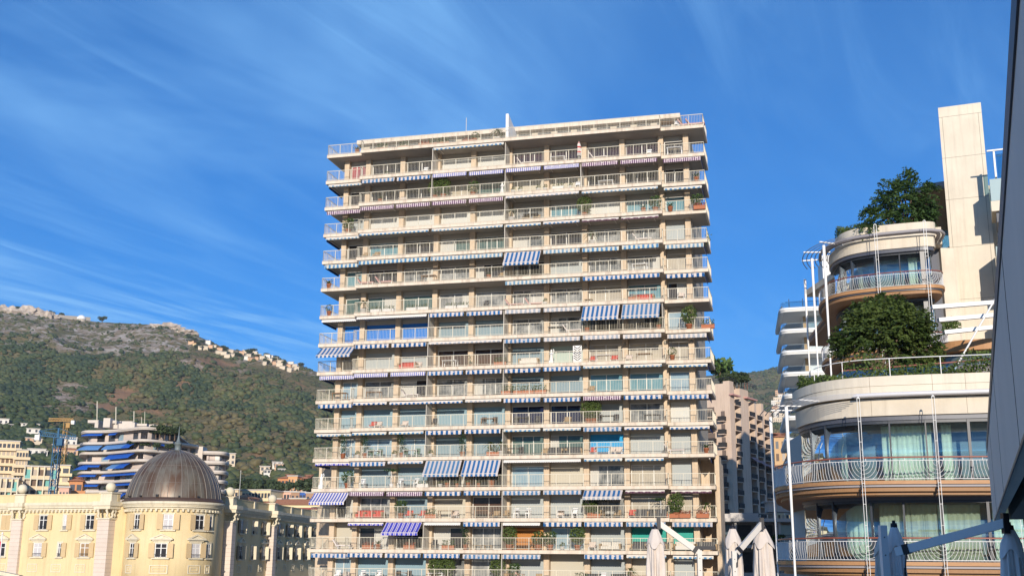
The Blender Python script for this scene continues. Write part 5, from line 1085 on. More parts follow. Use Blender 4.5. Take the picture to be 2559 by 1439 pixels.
for ci,(y0,y1) in enumerate(ys):
    for k in range(12):
        z=ZP-8.5+ci*1-2.8*k-.2
        q=MB(); q.box(-1.3,-.02,y0,y1,z-.16,z); q.build('balcony',M_pc,pinkt)
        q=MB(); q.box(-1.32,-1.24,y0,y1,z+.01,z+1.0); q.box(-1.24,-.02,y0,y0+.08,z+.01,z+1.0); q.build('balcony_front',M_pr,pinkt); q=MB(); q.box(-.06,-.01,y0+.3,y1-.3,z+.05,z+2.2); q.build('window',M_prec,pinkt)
for (x0,x1),z in ((xs[1],ZP-15.6),(xs[2],ZP-16.1),(xs[3],ZP-16.6)):
    q=MB(); q.add([(x0,-.02,z),(x1,-.02,z),(x1,-1.5,z-1.2),(x0,-1.5,z-1.2)],[(0,1,2,3)]); q.build('awning',mat('dusty_rose_canvas',(.50,.27,.24),.85),pinkt)
q=MB(); q.box(prx(1826),prx(1846),-.9,-.02,ZP-3.2,ZP-2.9); q.build('awning',MATS['dusty_rose_canvas'],pinkt); q=MB(); q.box(prx(1862),prx(1888),-.9,-.02,ZP-3.0,ZP-2.7); q.build('awning',MATS['dusty_rose_canvas'],pinkt)
q=MB()
for a,c in (((0,0),(prx(1895),0)),((0,0),(0,16)),((prx(1895),0),(prx(1895),10))):
    q.bar((*a,ZP+.75),(*c,ZP+.75),.10); q.bar((*a,ZP+.4),(*c,ZP+.4),.06)
    for i in range(14): pp_=Vector(a).lerp(Vector(c),i/13); q.bar((pp_.x,pp_.y,ZP),(pp_.x,pp_.y,ZP+.8),.07)
q.build('roof_railing',M_dark,pinkt)
q=MB()
for i in range(6): q.bar((prx(1858)+i*1.6,2,ZP),(prx(1858)+i*1.6,2,ZP+2.1),.14); q.bar((prx(1858)+i*1.6,.8,ZP+2.1),(prx(1858)+i*1.6,5,ZP+2.1),.14)
q.bar((prx(1858),2,ZP+2.2),(prx(1858)+8,2,ZP+2.2),.16); q.build('pergola',mat('rust_timber',(.20,.10,.07),.8),pinkt)
def roofpt(px,py,Y=250): return at(px,py,Y)
p=roofpt(1800,945); clump_tree('roof_tree','round green tree on the roof of the pink tower','tree',(p.x,p.y,ZP-.8),6.2,4.4,leafmat('roof_tree_leaf',(.045,.09,.02),(.11,.17,.04),.5,.1),61)
for i,px in enumerate((1822,1834,1846)): p=roofpt(px,945); clump_tree('roof_bush','low dark bush behind the roof railing of the pink tower','bush',(p.x,p.y,ZP-.6),3.0,2.8,M_pine,70+i,'bushes on the pink tower roof')
# ---- white tower with rounded balconies
F0=Vector((39.9,166.4)); UW=Vector((.962,-.272)); UW.normalize(); BWd=Vector((.19,.982)); BWd.normalize()
wt=root('white_curved_tower','white tower with stacked rounded balconies and glass rails between the pink tower and the hotel','apartment tower',(44,170,-3),0,None,True)
M_ws=mat('white_render',(.74,.735,.71),.7); M_wso=mat('grey_soffit',(.66,.65,.63),.8); M_grl=clear('thin_rail_glass',(.86,.9,.9),.03); M_jam=mat('pine_jamb',(.50,.33,.17),.7); M_wsh=mat('white_shutter',(.72,.74,.76),.5)
sp=smooth([F0+BWd*18,F0+BWd*8,F0+BWd*2.2,F0+UW*.45+BWd*.45,F0+UW*2.2,F0+UW*9,F0+UW*26],6)
for k in range(13):
    z=38.5-3.22*k
    b=MB(); b.band(sp,-.6,0,z-.42,z,0,True); b.band(sp,-.65,-.06,z-.62,z-.421,0,True); b.build('balcony_band',M_ws,wt)
    b=MB(); b.prism([tuple(q) for q in offset(sp,-.3)]+[tuple(F0+UW*26+BWd*18)],z-.60,z-.2); b.build('soffit',M_wso,wt)
    b=MB(); b.band(offset(sp,-.25),-.02,0,z+.02,z+.95,0,True); b.build('glass_rail',M_grl,wt)
    if z<3: continue
    o=F0+UW*3.6+BWd*4.2; 
    def wq(u,v): q=o+UW*u+BWd*v; return (q.x,q.y)
    b=MB(); b.prism([wq(0,0),wq(23,0),wq(23,14),wq(0,14)],z-3.2,z-.61); b.build('facade_wall',M_ws if k else M_ws,wt)
    b=MB(); b.prism([wq(.05,-.12),wq(.55,-.12),wq(.55,-.01),wq(.05,-.01)],z-3.0,z-.65); b.build('timber_jamb',M_jam,wt)
    for i in range(6):
        b=MB(); b.prism([wq(.6+i*2.6,-.06),wq(3.1+i*2.6,-.06),wq(3.1+i*2.6,-.01),wq(.6+i*2.6,-.01)],z-3.0,z-.75); b.build('window',M_wsh if (i+k)%3 else GL['p'],wt)
b=MB(); b.prism([tuple(F0+UW*u_+BWd*v_) for u_,v_ in ((7.0,5),(24,5),(24,14),(7.0,14))],38.6,47.5); b.build('hidden_shade_block',M_ws,wt)  # hidden block added on top to throw shade onto the pink tower
b=MB()
for i in range(4): p=F0+UW*(1.5+i*2)+BWd*.6; b.bar((p.x,p.y,38.5),(p.x,p.y,39.9),.09)
b.build('roof_railing',M_dark,wt)
# small old houses seen between the pink tower and the hotel
block('ochre_house','ochre house with shuttered windows and balconies beyond the hotel corner','house',1934,1963,1088,300,12,M_or and mat('ochre_wall',(.55,.36,.19),.85),5,2,3.2,'tile',-.2,'win',vo)
block('tan_house','tan house with a tiled roof in front of the ochre house','house',1928,1966,1172,270,12,M_cr,6,4,3.0,'tile',-.2,'win',vo)
# ---- the low terrace building in shade at the foot of the towers
lowb=root('terrace_building','low shaded building with planted terraces between the tall tower and the hotel','building',(27,124,-3),-.1)
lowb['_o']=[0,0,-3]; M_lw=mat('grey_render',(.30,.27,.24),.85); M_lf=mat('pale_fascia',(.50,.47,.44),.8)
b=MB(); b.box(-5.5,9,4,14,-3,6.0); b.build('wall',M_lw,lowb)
for z,d in ((6.2,0),(3.45,-.6),(.55,-.6)):
    b=MB(); b.box(-5.6,9.2,d,4,z-.35,z); b.build('terrace_slab',M_lf,lowb)
for i in range(7):
    b=MB(); x=-5.2+2.3*i; b.box(x-.12,x+.12,.5,.75,-3,5.84); b.build('pillar',M_lf,lowb)
for z in (3.45,.55):
    b=MB(); b.bar((-5.5,-.5,z+1.0),(9,-.5,z+1.0),.05)
    for i in range(100): b.bar((-5.5+.145*i,-.5,z),(-5.5+.145*i,-.5,z+1),.018)
    b.build('railing',M_dark,lowb)
for i in range(6):
    for z in (.6,3.5):
        b=MB(); x=-4.9+2.3*i; b.box(x+.2,x+1.7,3.93,3.99,z+.05,z+2.1); b.build('window',GL['p'] if (i+int(z))%3==0 else M_void,lowb)
b=MB(); b.box(-4.4,-.4,1.0,3.5,6.21,6.7); b.box(-3.4,1.2,1.4,3.6,6.71,6.8); b.build('roof_plant_room',M_lf,lowb)
b=MB(); b.box(.6,4.2,.7,3.5,6.9,7.9); b.box(.2,4.6,.4,3.6,7.91,8.05); b.build('roof_kiosk',M_lf,lowb)
for i in range(9):
    q=lowb.matrix_basis@Vector((-4.8+1.55*i,-.3,0)); z=.6 if i%2 else 3.5
    q=Vector((27,124,0))+Vector((math.cos(-.1)*(-4.8+1.55*i),math.sin(-.1)*(-4.8+1.55*i)-.35,0)); clump_tree('terrace_shrub','dark shrub in a planter along the shaded terrace railing','shrub',(q.x,q.y,z),.95,.9,M_hedge,800+i,'shrubs along the shaded terrace')
# ================================================================ foreground: terrace, canopy, closed parasols
g=MB(); g.box(-16,30,-14,43,-.3,0); t=g.build('terrace_deck',mat('stone_paving',(.58,.54,.48),.85,(.52,.48,.42),1.2)); tag(t,kind='structure')
pav=root('terrace_pavilion','dark eaves of a grey terrace pavilion at the right edge, seen from below','pavilion',(10,6,0),0,None,True)
E0=Vector((9.97,24.0)); ED=Vector((.3716,.9284)); ED.normalize(); EN=Vector((ED.y,-ED.x))       # EN points right, under the roof
def ev(t,o,z): p=E0-ED*t+EN*o; return (p.x,p.y,z)
def ebox(b,t0,t1,o0,o1,z0,z1):
    return b.add([ev(t0,o0,z0),ev(t1,o0,z0),ev(t1,o1,z0),ev(t0,o1,z0),ev(t0,o0,z1),ev(t1,o0,z1),ev(t1,o1,z1),ev(t0,o1,z1)],[(0,1,2,3),(7,6,5,4),(0,4,5,1),(1,5,6,2),(2,6,7,3),(3,7,4,0)])
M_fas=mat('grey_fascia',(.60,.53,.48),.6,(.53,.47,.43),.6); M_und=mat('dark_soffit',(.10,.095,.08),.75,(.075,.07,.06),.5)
b=MB(); ebox(b,0,31,0,.12,2.55,4.16); b.build('fascia',M_fas,pav)
b=MB(); ebox(b,-.02,31,-.012,-.002,4.0,4.16); ebox(b,-.02,31,-.012,.0,2.52,2.549); b.build('gutter',M_dark,pav)
for t in range(5,30,6): b=MB(); ebox(b,t,t+.01,-.004,-.001,2.56,3.99); b.build('panel_joint',M_dark,pav)
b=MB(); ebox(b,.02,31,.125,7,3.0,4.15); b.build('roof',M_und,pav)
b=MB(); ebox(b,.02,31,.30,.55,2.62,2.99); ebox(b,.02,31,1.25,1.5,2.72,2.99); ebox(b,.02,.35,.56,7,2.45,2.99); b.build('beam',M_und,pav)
for t in (2,9,16): b=MB(); p=ev(t,4.6,0); b.tube([(p[0],p[1],0),(p[0],p[1],3.0)],.14,10); b.build('post',M_dark,pav)
b=MB(); b.box(-1,5.5,-14,-4.3,0,7.2); b.box(5.51,26,-14,-4.3,0,8.6); b.build('wall',M_wall,pav)  # unseen block behind the camera, added and sized to shade the right-hand parasols
b=MB(); b.box(-1.3,5.5,-14.3,-4.0,7.21,7.45); b.box(5.52,26.3,-14.3,-4.0,8.61,8.85); b.build('upper_roof',M_fas,pav)  # roof slabs of the unseen shading block
# closed cantilever parasols
M_cloth=mat('ivory_canvas',(.63,.555,.49),.9,(.56,.49,.43),3); M_alu=mat('white_aluminium',(.56,.52,.465),.4,spec=.5); M_galu=mat('grey_aluminium',(.64,.63,.64),.4,spec=.5); M_gcloth=mat('grey_canvas',(.78,.71,.70),.9,(.72,.65,.64),3); M_cap=mat('black_plastic',(.015,.015,.02),.4)
def cloth_mesh(h,r,seed,skirt=True):
    rg_=np.random.default_rng(seed); b=MB(); n=72; folds=[(rg_.uniform(0,2*PI),rg_.uniform(.6,1.3)) for _ in range(8)]
    def wob(a,z):
        u=max(0,min(1,(h-z)/h)); am=.08+.30*min(1,u*2.2); q=1+am*math.sin(8*a+.5*math.sin(2.2*z+seed))*.75+am*.5*math.sin(13*a+1.7*z+seed)+.08*math.sin(3*a+2*z)
        return q
    prof=[(r*.9,.10),(r*1.02,.3),(r*1.0,h*.3),(r*.97,h*.55),(r*.96,h*.72),(r*.93,h*.82),(r*.78,h*.90),(r*.55,h*.96),(r*.36,h)]
    pr=[(p.x,p.y) for p in smooth(prof,3)]; b.lathe(pr,n,(0,0,0),0,wob=wob)
    if skirt:   # the vent flap hanging from the top in points
        vs=[]; m=64
        for i in range(m):
            a=2*PI*i/m; pt=.5+.5*math.cos(4*a+seed); w=wob(a,h*.8); 
            for (rr,zz) in ((.36,h*1.0),(.62,h*.945),(1.0+.14*pt,h*(.88-.05*pt)),(1.08+.28*pt,h*(.83-.08*pt))): q=r*rr*(.9+.1*w)+.03*r; vs.append((q*math.cos(a),q*math.sin(a),zz))
        b.add(vs,[(i*4+j,i*4+j+1,((i+1)%m)*4+j+1,((i+1)%m)*4+j) for i in range(m) for j in range(3)],0,True)
    return b
def parasol(label,cx,cy,ztop,r,seed,cloth,metal,pole=None,arm=None,poletop=None,group=None):
    """pole: plan point of the mast; arm: list of world points from mast to hub"""
    o=root('parasol',label,'parasol',(cx,cy,0)); h=ztop-.45; b=cloth_mesh(h,r,seed); b.v=[(x,y,z+.45) for x,y,z in b.v]; b.build('canopy',cloth,o)
    b=MB(); b.lathe([(.01,.06),(r*.4,.05),(r*.45,-.02),(r*.4,-.06)],14,(0,0,ztop)); b.tube([(0,0,ztop),(0,0,ztop+.10)],.03,6); b.build('top_cap',M_cap,o)
    if pole:
        px_,py_,pt=pole; w=.115; b=MB(); b.box(px_-cx-w/2,px_-cx+w/2,py_-cy-w*.6,py_-cy+w*.6,.06,pt); b.build('pole',metal,o)
        b=MB(); b.box(px_-cx-.5,px_-cx+.5,py_-cy-.5,py_-cy+.5,0,.06); b.build('base_plate',metal,o)
        b=MB()
        for z in (.2,.5,.9): b.ball((px_-cx,py_-cy-w*.6,pt-z),.012,6)
        b.build('bolt',M_cap,o)
    if arm:
        A=[Vector(p)-Vector((cx,cy,0)) for p in arm]; b=MB()
        for p,q in zip(A[:-1],A[1:]): b.bar(p,q,.10,.135)
        b.build('arm',metal,o)
        e=A[-1]; k=A[0].lerp(A[-1],.10); b=MB(); b.box(e.x-.045,e.x+.045,e.y-.06,e.y+.06,e.z-.16,e.z+.15); b.build('end_cap',M_cap,o)
        d=(A[-1]-A[0]).normalized(); b=MB(); b.bar(k-d*.05,k+d*.05,.125,.16); b.tube([k,(k.x-.09,k.y-.12,k.z-.34)],.012,6); b.tube([(k.x-.085,k.y-.11,k.z-.3),(k.x-.095,k.y-.13,k.z-.42)],.02,6); b.build('crank_handle',M_cap,o)
    return o
q=at(1637,1320,30); k=at(1748,1380,30); e=at(1646,1306,30)
parasol('closed ivory parasol whose arm slopes down right to its white post',q.x,30,2.55,.19,1,M_cloth,M_alu,(4.85,30,k.z+.06),[(4.85,30,k.z),(e.x,30,e.z)])
q=at(1905,1322,30); k=at(1836,1378,29.6); e=at(1904,1308,29.8)
parasol('ivory parasol hanging closed from an arm that rises to the right',q.x,30,2.58,.22,2,M_cloth,M_alu,(k.x-.02,29.6,k.z+.02),[(k.x+.05,29.6,k.z-.03),(e.x,29.8,e.z)])
q=at(1828,1320,31); parasol('closed pinkish parasol standing behind the white post of its neighbour',q.x+.03,31,2.6,.19,3,M_cloth,M_alu)
q=at(2248,1312,20); parasol('closed grey parasol in shade just right of the upright post',q.x,20.3,2.36,.135,4,M_gcloth,M_galu,(at(2211,1400,20.1).x,20.1,at(2211,1312,20.1).z))
q=at(2530,1322,18); k=at(2240,1378,19.2); e=at(2512,1306,18)
parasol('closed grey parasol under the dark eaves with a long arm reaching left',q.x,18.1,2.27,.15,5,M_gcloth,M_galu,(at(2560,1400,18.6).x+.5,18.6,2.2),[(k.x,19.2,k.z),(e.x,18,e.z)])
q=at(2202,1340,27); parasol('slim closed parasol with a sunlit pink top behind the grey post',q.x,27,q.z,.15,6,M_cloth,M_alu)
q=at(2229,1340,26); parasol('slim closed parasol mostly hidden between the grey post and the grey parasol',q.x,26,q.z-.02,.07,7,M_gcloth,M_alu)
# ================================================================ plants and furniture on the tower's balconies
M_wick=mat('wicker',(.36,.25,.14),.8,(.28,.19,.10),20); M_teak=mat('teak',(.33,.19,.10),.6,(.27,.15,.08),5,stretch=(1,12,1)); M_wpl=mat('white_plastic',(.74,.73,.70),.5); M_blk=mat('charcoal_metal',(.035,.035,.04),.5); M_redc=mat('red_cushion',(.50,.07,.05),.85); M_grn=mat('green_metal',(.10,.20,.13),.5); M_wpot=mat('white_pot',(.66,.64,.60),.6); M_flw=leafmat('red_flower',(.42,.04,.05),(.10,.11,.03),9,.1)
PRO={}
def proto(k,name,cat): o=root(name,'',cat,(0,0,-50)); PRO[k]=o; return o
def mk_chair(k,ms,ml,low=False):
    o=proto(k,'balcony_chair','chair'); h=.30 if low else .44; w=.62 if low else .46
    b=MB(); b.box(-w/2,w/2,-w/2,w/2,h-.04,h+.04); b.build('seat',ms,o)
    b=MB(); b.box(-w/2,w/2,w/2-.05,w/2+.02,h+.05,h+.50); b.xf(Matrix.Rotation(-.12,4,'X')); b.build('backrest',ms,o)
    for x in (-1,1):
        for y in (-1,1): b=MB(); b.box(x*w*.46-.02,x*w*.46+.02,y*w*.44-.02,y*w*.44+.02,0,h-.041); b.build('leg',ml,o)
        b=MB(); b.box(x*w*.5-.02,x*w*.5+.02,-w*.4,w*.45,h+.19,h+.23); b.build('armrest',ml,o)
def mk_table(k,mt,ml,w=1.5,d=.8,h=.73):
    o=proto(k,'balcony_table','table'); b=MB(); b.box(-w/2,w/2,-d/2,d/2,h-.04,h); b.build('tabletop',mt,o)
    for x in (-1,1):
        for y in (-1,1): b=MB(); b.box(x*(w/2-.08)-.025,x*(w/2-.08)+.025,y*(d/2-.08)-.025,y*(d/2-.08)+.025,0,h-.041); b.build('leg',ml,o)
def mk_lounger(k,mc,ml):
    o=proto(k,'sun_lounger','lounger'); b=MB(); b.box(-.6,.75,-.32,.32,.28,.38); b.build('cushion',mc,o); b=MB(); b.box(-.05,.75,-.32,.32,0,.1); b.xf(Matrix.Translation((-.6,0,.3))@Matrix.Rotation(math.radians(-125),4,'Y')); b.build('backrest',mc,o)
    for x in (-.5,.65):
        for y in (-.27,.27): b=MB(); b.box(x-.025,x+.025,y-.025,y+.025,0,.279); b.build('leg',ml,o)
def mk_sofa(k,mc,ml,w=1.8):
    o=proto(k,'balcony_sofa','sofa'); b=MB(); b.box(-w/2,w/2,-.4,.35,.1,.42); b.build('seat',mc,o); b=MB(); b.box(-w/2,w/2,.351,.5,.1,.80); b.build('backrest',mc,o)
    for x in (-1,1): b=MB(); b.box(x*w/2-.08,x*w/2+.08,-.4,.5,.1,.6); b.build('armrest',ml,o)
def mk_plant(k,name,cat,mp,ml,h,w,n,size,shape='round',seed=1,ph=.42):
    o=proto(k,name,cat); rg_=np.random.default_rng(seed); r=.16+.1*w
    b=MB()
    if shape=='box': b.box(-w*.5,w*.5,-.17,.17,0,ph*.8); b.box(-w*.5-.02,w*.5+.02,-.19,.19,ph*.8+.001,ph*.8+.04)
    else: b.lathe([(.01,0),(r*.75,0),(r,ph),(r*1.08,ph+.005),(r*1.08,ph+.05),(r*.9,ph+.05),(.01,ph-.03)],14)
    b.build('pot',mp,o); 
    if shape=='round': P=crown_points(rg_,[((0,0,ph+h*.5),(w*.5,w*.45,h*.5)),((w*.2,0,ph+h*.7),(w*.3,w*.3,h*.3)),((-w*.22,.05,ph+h*.45),(w*.32,w*.3,h*.3))],n)
    elif shape=='ball': d=rg_.normal(size=(n,3)); d/=np.linalg.norm(d,axis=1)[:,None]; P=d*np.array((w*.5,w*.5,h*.5))+np.array((0,0,ph+h*.5))
    elif shape=='column': P=np.stack([rg_.normal(size=n)*w*.22,rg_.normal(size=n)*w*.22,ph+rg_.uniform(0,1,n)*h],1)
    elif shape=='box': P=np.stack([rg_.uniform(-.5,.5,n)*w,rg_.normal(size=n)*.1,ph*.8+rg_.uniform(0,1,n)**1.5*h],1)
    if shape in('palm','agave'):
        vs=[];fs=[]; top=ph+(h*.55 if shape=='palm' else .05)
        for i in range(n):
            a=2*PI*i/n*2.4; el=rg_.uniform(.1,1.2); L_=w*.55*rg_.uniform(.8,1.2); q=6
            for j in range(q+1):
                t=j/q; x=L_*t*math.cos(el*(1-.5*t)); z=top+L_*(math.sin(el)*t-.75*t*t*(shape=='palm')); wd=size*math.sin(PI*min(.97,t*.9+.08)); vs+=[(x*math.cos(a)-wd*math.sin(a),x*math.sin(a)+wd*math.cos(a),z),(x*math.cos(a)+wd*math.sin(a),x*math.sin(a)-wd*math.cos(a),z)]
            fs+=[(len(vs)-2*(q+1)+2*j+np.array([0,1,3,2])) for j in range(q)]
        npobj('foliage',np.array(vs),np.array(fs),ml,o)
        if shape=='palm': b=MB(); b.tube([(0,0,ph-.02),(.03,0,top)],[.06,.04],6); b.build('trunk',M_trunk,o)
    else:
        v,f=leaves(P,size,rg_,.55); npobj('foliage',v,f,ml,o)
        if shape in('round','ball') and h>.5: b=MB(); b.tube([(0,0,ph-.02),(0,0,ph+h*.4)],.03,5); b.build('stem',M_trunk,o)
mk_chair('cw',M_wpl,M_wpl); mk_chair('cb',M_blk,M_blk); mk_chair('ck',M_wick,M_wick,True); mk_chair('cr',M_redc,M_wpl,True); mk_chair('cg',M_grn,M_grn); mk_chair('cl',mat('linen_cushion',(.60,.50,.42),.9),M_wpl,True)
mk_table('tw',M_wpl,M_wpl); mk_table('tb',M_blk,M_blk); mk_table('tt',M_teak,M_teak); mk_table('tl',M_wick,M_wick,.8,.6,.42)
mk_lounger('lw',mat('pale_cushion',(.62,.55,.50),.9),M_wpl); mk_lounger('lp',mat('rose_cushion',(.55,.30,.27),.9),M_wpl); mk_sofa('sk',M_blk,M_wick); mk_sofa('sw',mat('cream_cushion',(.60,.56,.48),.9),M_wick); mk_sofa('sr',M_redc,M_wick)
mk_plant('pb','potted_bush','potted plant',M_pot,M_leaf,1.3,1.3,420,.17,'round',1); mk_plant('pB','potted_tree','potted plant',M_pot,M_hedge,1.9,1.5,700,.19,'round',2); mk_plant('po','clipped_ball_shrub','potted plant',M_pot,M_leaf,.75,.8,300,.11,'ball',3); mk_plant('ps','small_potted_plant','potted plant',M_wpot,M_hedge,.45,.5,110,.12,'round',4,.26)
mk_plant('pc','potted_cypress','potted plant',M_pot,MATS['dark_feathery_leaf'],1.9,.9,420,.13,'column',5); mk_plant('pp','potted_palm','potted plant',M_wpot,M_hedge,1.3,1.5,26,.06,'palm',6); mk_plant('pa','potted_agave','potted plant',M_pot,M_leaf,.5,.9,20,.06,'agave',7); mk_plant('fb','flower_box','flower box',M_pot,M_flw,.35,1.1,190,.11,'box',8); mk_plant('gb','planter_box','planter',M_wpot,M_hedge,.4,1.1,190,.12,'box',9); mk_plant('gt','terracotta_planter','planter',M_pot,M_leaf,.55,1.2,240,.13,'box',10)
# a few one-off things
def screen():
    o=proto('xs','leaf_cut_screen','screen'); b=MB(); b.box(-.42,.42,-.02,.02,0,1.65); b.build('panel',M_wpl,o); b=MB()
    for i in range(6):
        z=.2+i*.22; b.add([(-.02,-.03,z),(-.36,-.03,z+.26),(-.30,-.03,z+.32),(.0,-.03,z+.08)],[(0,1,2,3)]); b.add([(.02,-.03,z),(.36,-.03,z+.26),(.30,-.03,z+.32),(.0,-.03,z+.08)],[(0,1,2,3)])
    b.build('leaf_cutout',M_blk,o)
screen()
def closedpar():
    o=proto('xu','folded_parasol','parasol'); b=cloth_mesh(1.5,.14,3,False); b.v=[(x,y,z+.6) for x,y,z in b.v]; b.build('canopy',stripes('red_white_canvas',(.62,.58,.55),(.45,.05,.05),.5,.3,2),o); b=MB(); b.tube([(0,0,0),(0,0,2.2)],.025,6); b.build('pole',M_wpl,o)
closedpar()
def statue():
    o=proto('xa','white_statue','statue'); b=MB(); b.box(-.2,.2,-.2,.2,0,.35); b.build('plinth',M_wpl,o); b=MB(); b.lathe([(.16,.351),(.2,.5),(.13,.75),(.18,.95),(.2,1.05),(.07,1.16),(.10,1.26),(.11,1.33),(.05,1.42),(.01,1.43)],12); b.tube([(.16,0,1.0),(.26,-.05,1.25),(.2,-.05,1.45)],.05,6); b.build('figure',M_wpl,o)
statue()
def topiary():
    o=proto('xt','umbrella_topiary','potted plant'); b=MB(); b.lathe([(.01,0),(.18,0),(.22,.4),(.01,.4)],12); b.build('pot',M_wpot,o); b=MB(); b.tube([(0,0,.4),(0,0,1.55)],.03,6); b.build('stem',M_wpl,o); rg_=np.random.default_rng(3); P=np.stack([rg_.normal(size=160)*.27,rg_.normal(size=160)*.27,1.55+rg_.uniform(0,.25,160)],1); v,f=leaves(P,.14,rg_,.6); npobj('foliage',v,f,MATS['dark_feathery_leaf'],o)
topiary()
DESC={'cw':'white plastic chair','cb':'black metal chair','ck':'low round wicker chair','cr':'low chair with red cushion','cg':'green metal chair','cl':'low chair with linen cushion','tw':'white table','tb':'black metal table','tt':'brown teak table','tl':'low wicker table','lw':'pale sun lounger','lp':'rose sun lounger','sk':'dark outdoor sofa','sw':'cream outdoor sofa','sr':'red outdoor sofa',
 'pb':'leafy bush in a terracotta pot','pB':'tall bushy tree in a terracotta pot','po':'clipped ball shrub in a pot','ps':'small plant in a white pot','pc':'narrow cypress in a pot','pp':'potted palm','pa':'spiky agave in a pot','fb':'box of red flowers','gb':'white planter box of greens','gt':'terracotta planter of greens','xs':'white screen with cut out leaf','xu':'folded red and white parasol','xa':'white statue','xt':'umbrella shaped topiary'}
GRP={'c':'chairs on the tower balconies','t':'tables on the tower balconies','l':'loungers on the tower balconies','s':'sofas on the tower balconies','p':'potted plants on the tower balconies','f':'flower boxes on the tower balconies','g':'planters on the tower balconies'}
ORD=['top','second','third','fourth','fifth','sixth','seventh','eighth']
def floor_name(k):
    # k is the slab it stands on: 0 is the roof terrace
    if k==0: return 'roof terrace'
    if k<=8: return ('top balcony' if k==1 else ORD[k-1]+' balcony down')
    return {15:'lowest balcony',14:'second lowest balcony',13:'third lowest balcony',12:'fourth lowest balcony',11:'fifth lowest balcony',10:'sixth lowest balcony',9:'seventh lowest balcony'}[k]
BAY=['left end','first pillar bay','second pillar bay','third pillar bay','fourth pillar bay','fifth pillar bay','sixth pillar bay','seventh pillar bay','eighth pillar bay','right end']
SEEN={}
def furn(k,px,kind,d=1.0,rz=0,s=1.0):
    """stand a thing on balcony floor k under the pixel column px"""
    zf_=zf(k); r=ray(px,700); kk=r.x/r.y
    # solve for the position along the front at depth d
    ux,uy=math.cos(YAW),-math.sin(YAW); ox,oy=TA.x+d*math.sin(YAW),TA.y+d*math.cos(YAW); 
    # perspective depends on height too: use the ray through the right height
    lo,hi=-1,40
    for _ in range(40):
        m=(lo+hi)/2; p=tw(m,d,zf_+.4)-Vector((0,0,EYE)); X=1279.5+FOC*(p.dot(_X))/(p.dot(_F)); lo,hi=(m,hi) if X<px else (lo,m)
    sx_=lo; j=max([i for i in range(10) if CS[i]<=sx_] or [0])
    place=BAY[j] if sx_<CS[10] else 'right end corner'
    if sx_<CS[0]: place='left end corner'
    lb='%s on the %s, %s'%(DESC[kind],floor_name(k),place)
    n=SEEN.get(lb,[]); o=put(PRO[kind],tw(sx_,d,zf_+.005),-YAW+rz,s,lb,GRP.get(kind[0])); n.append((px,o)); SEEN[lb]=n
    return o
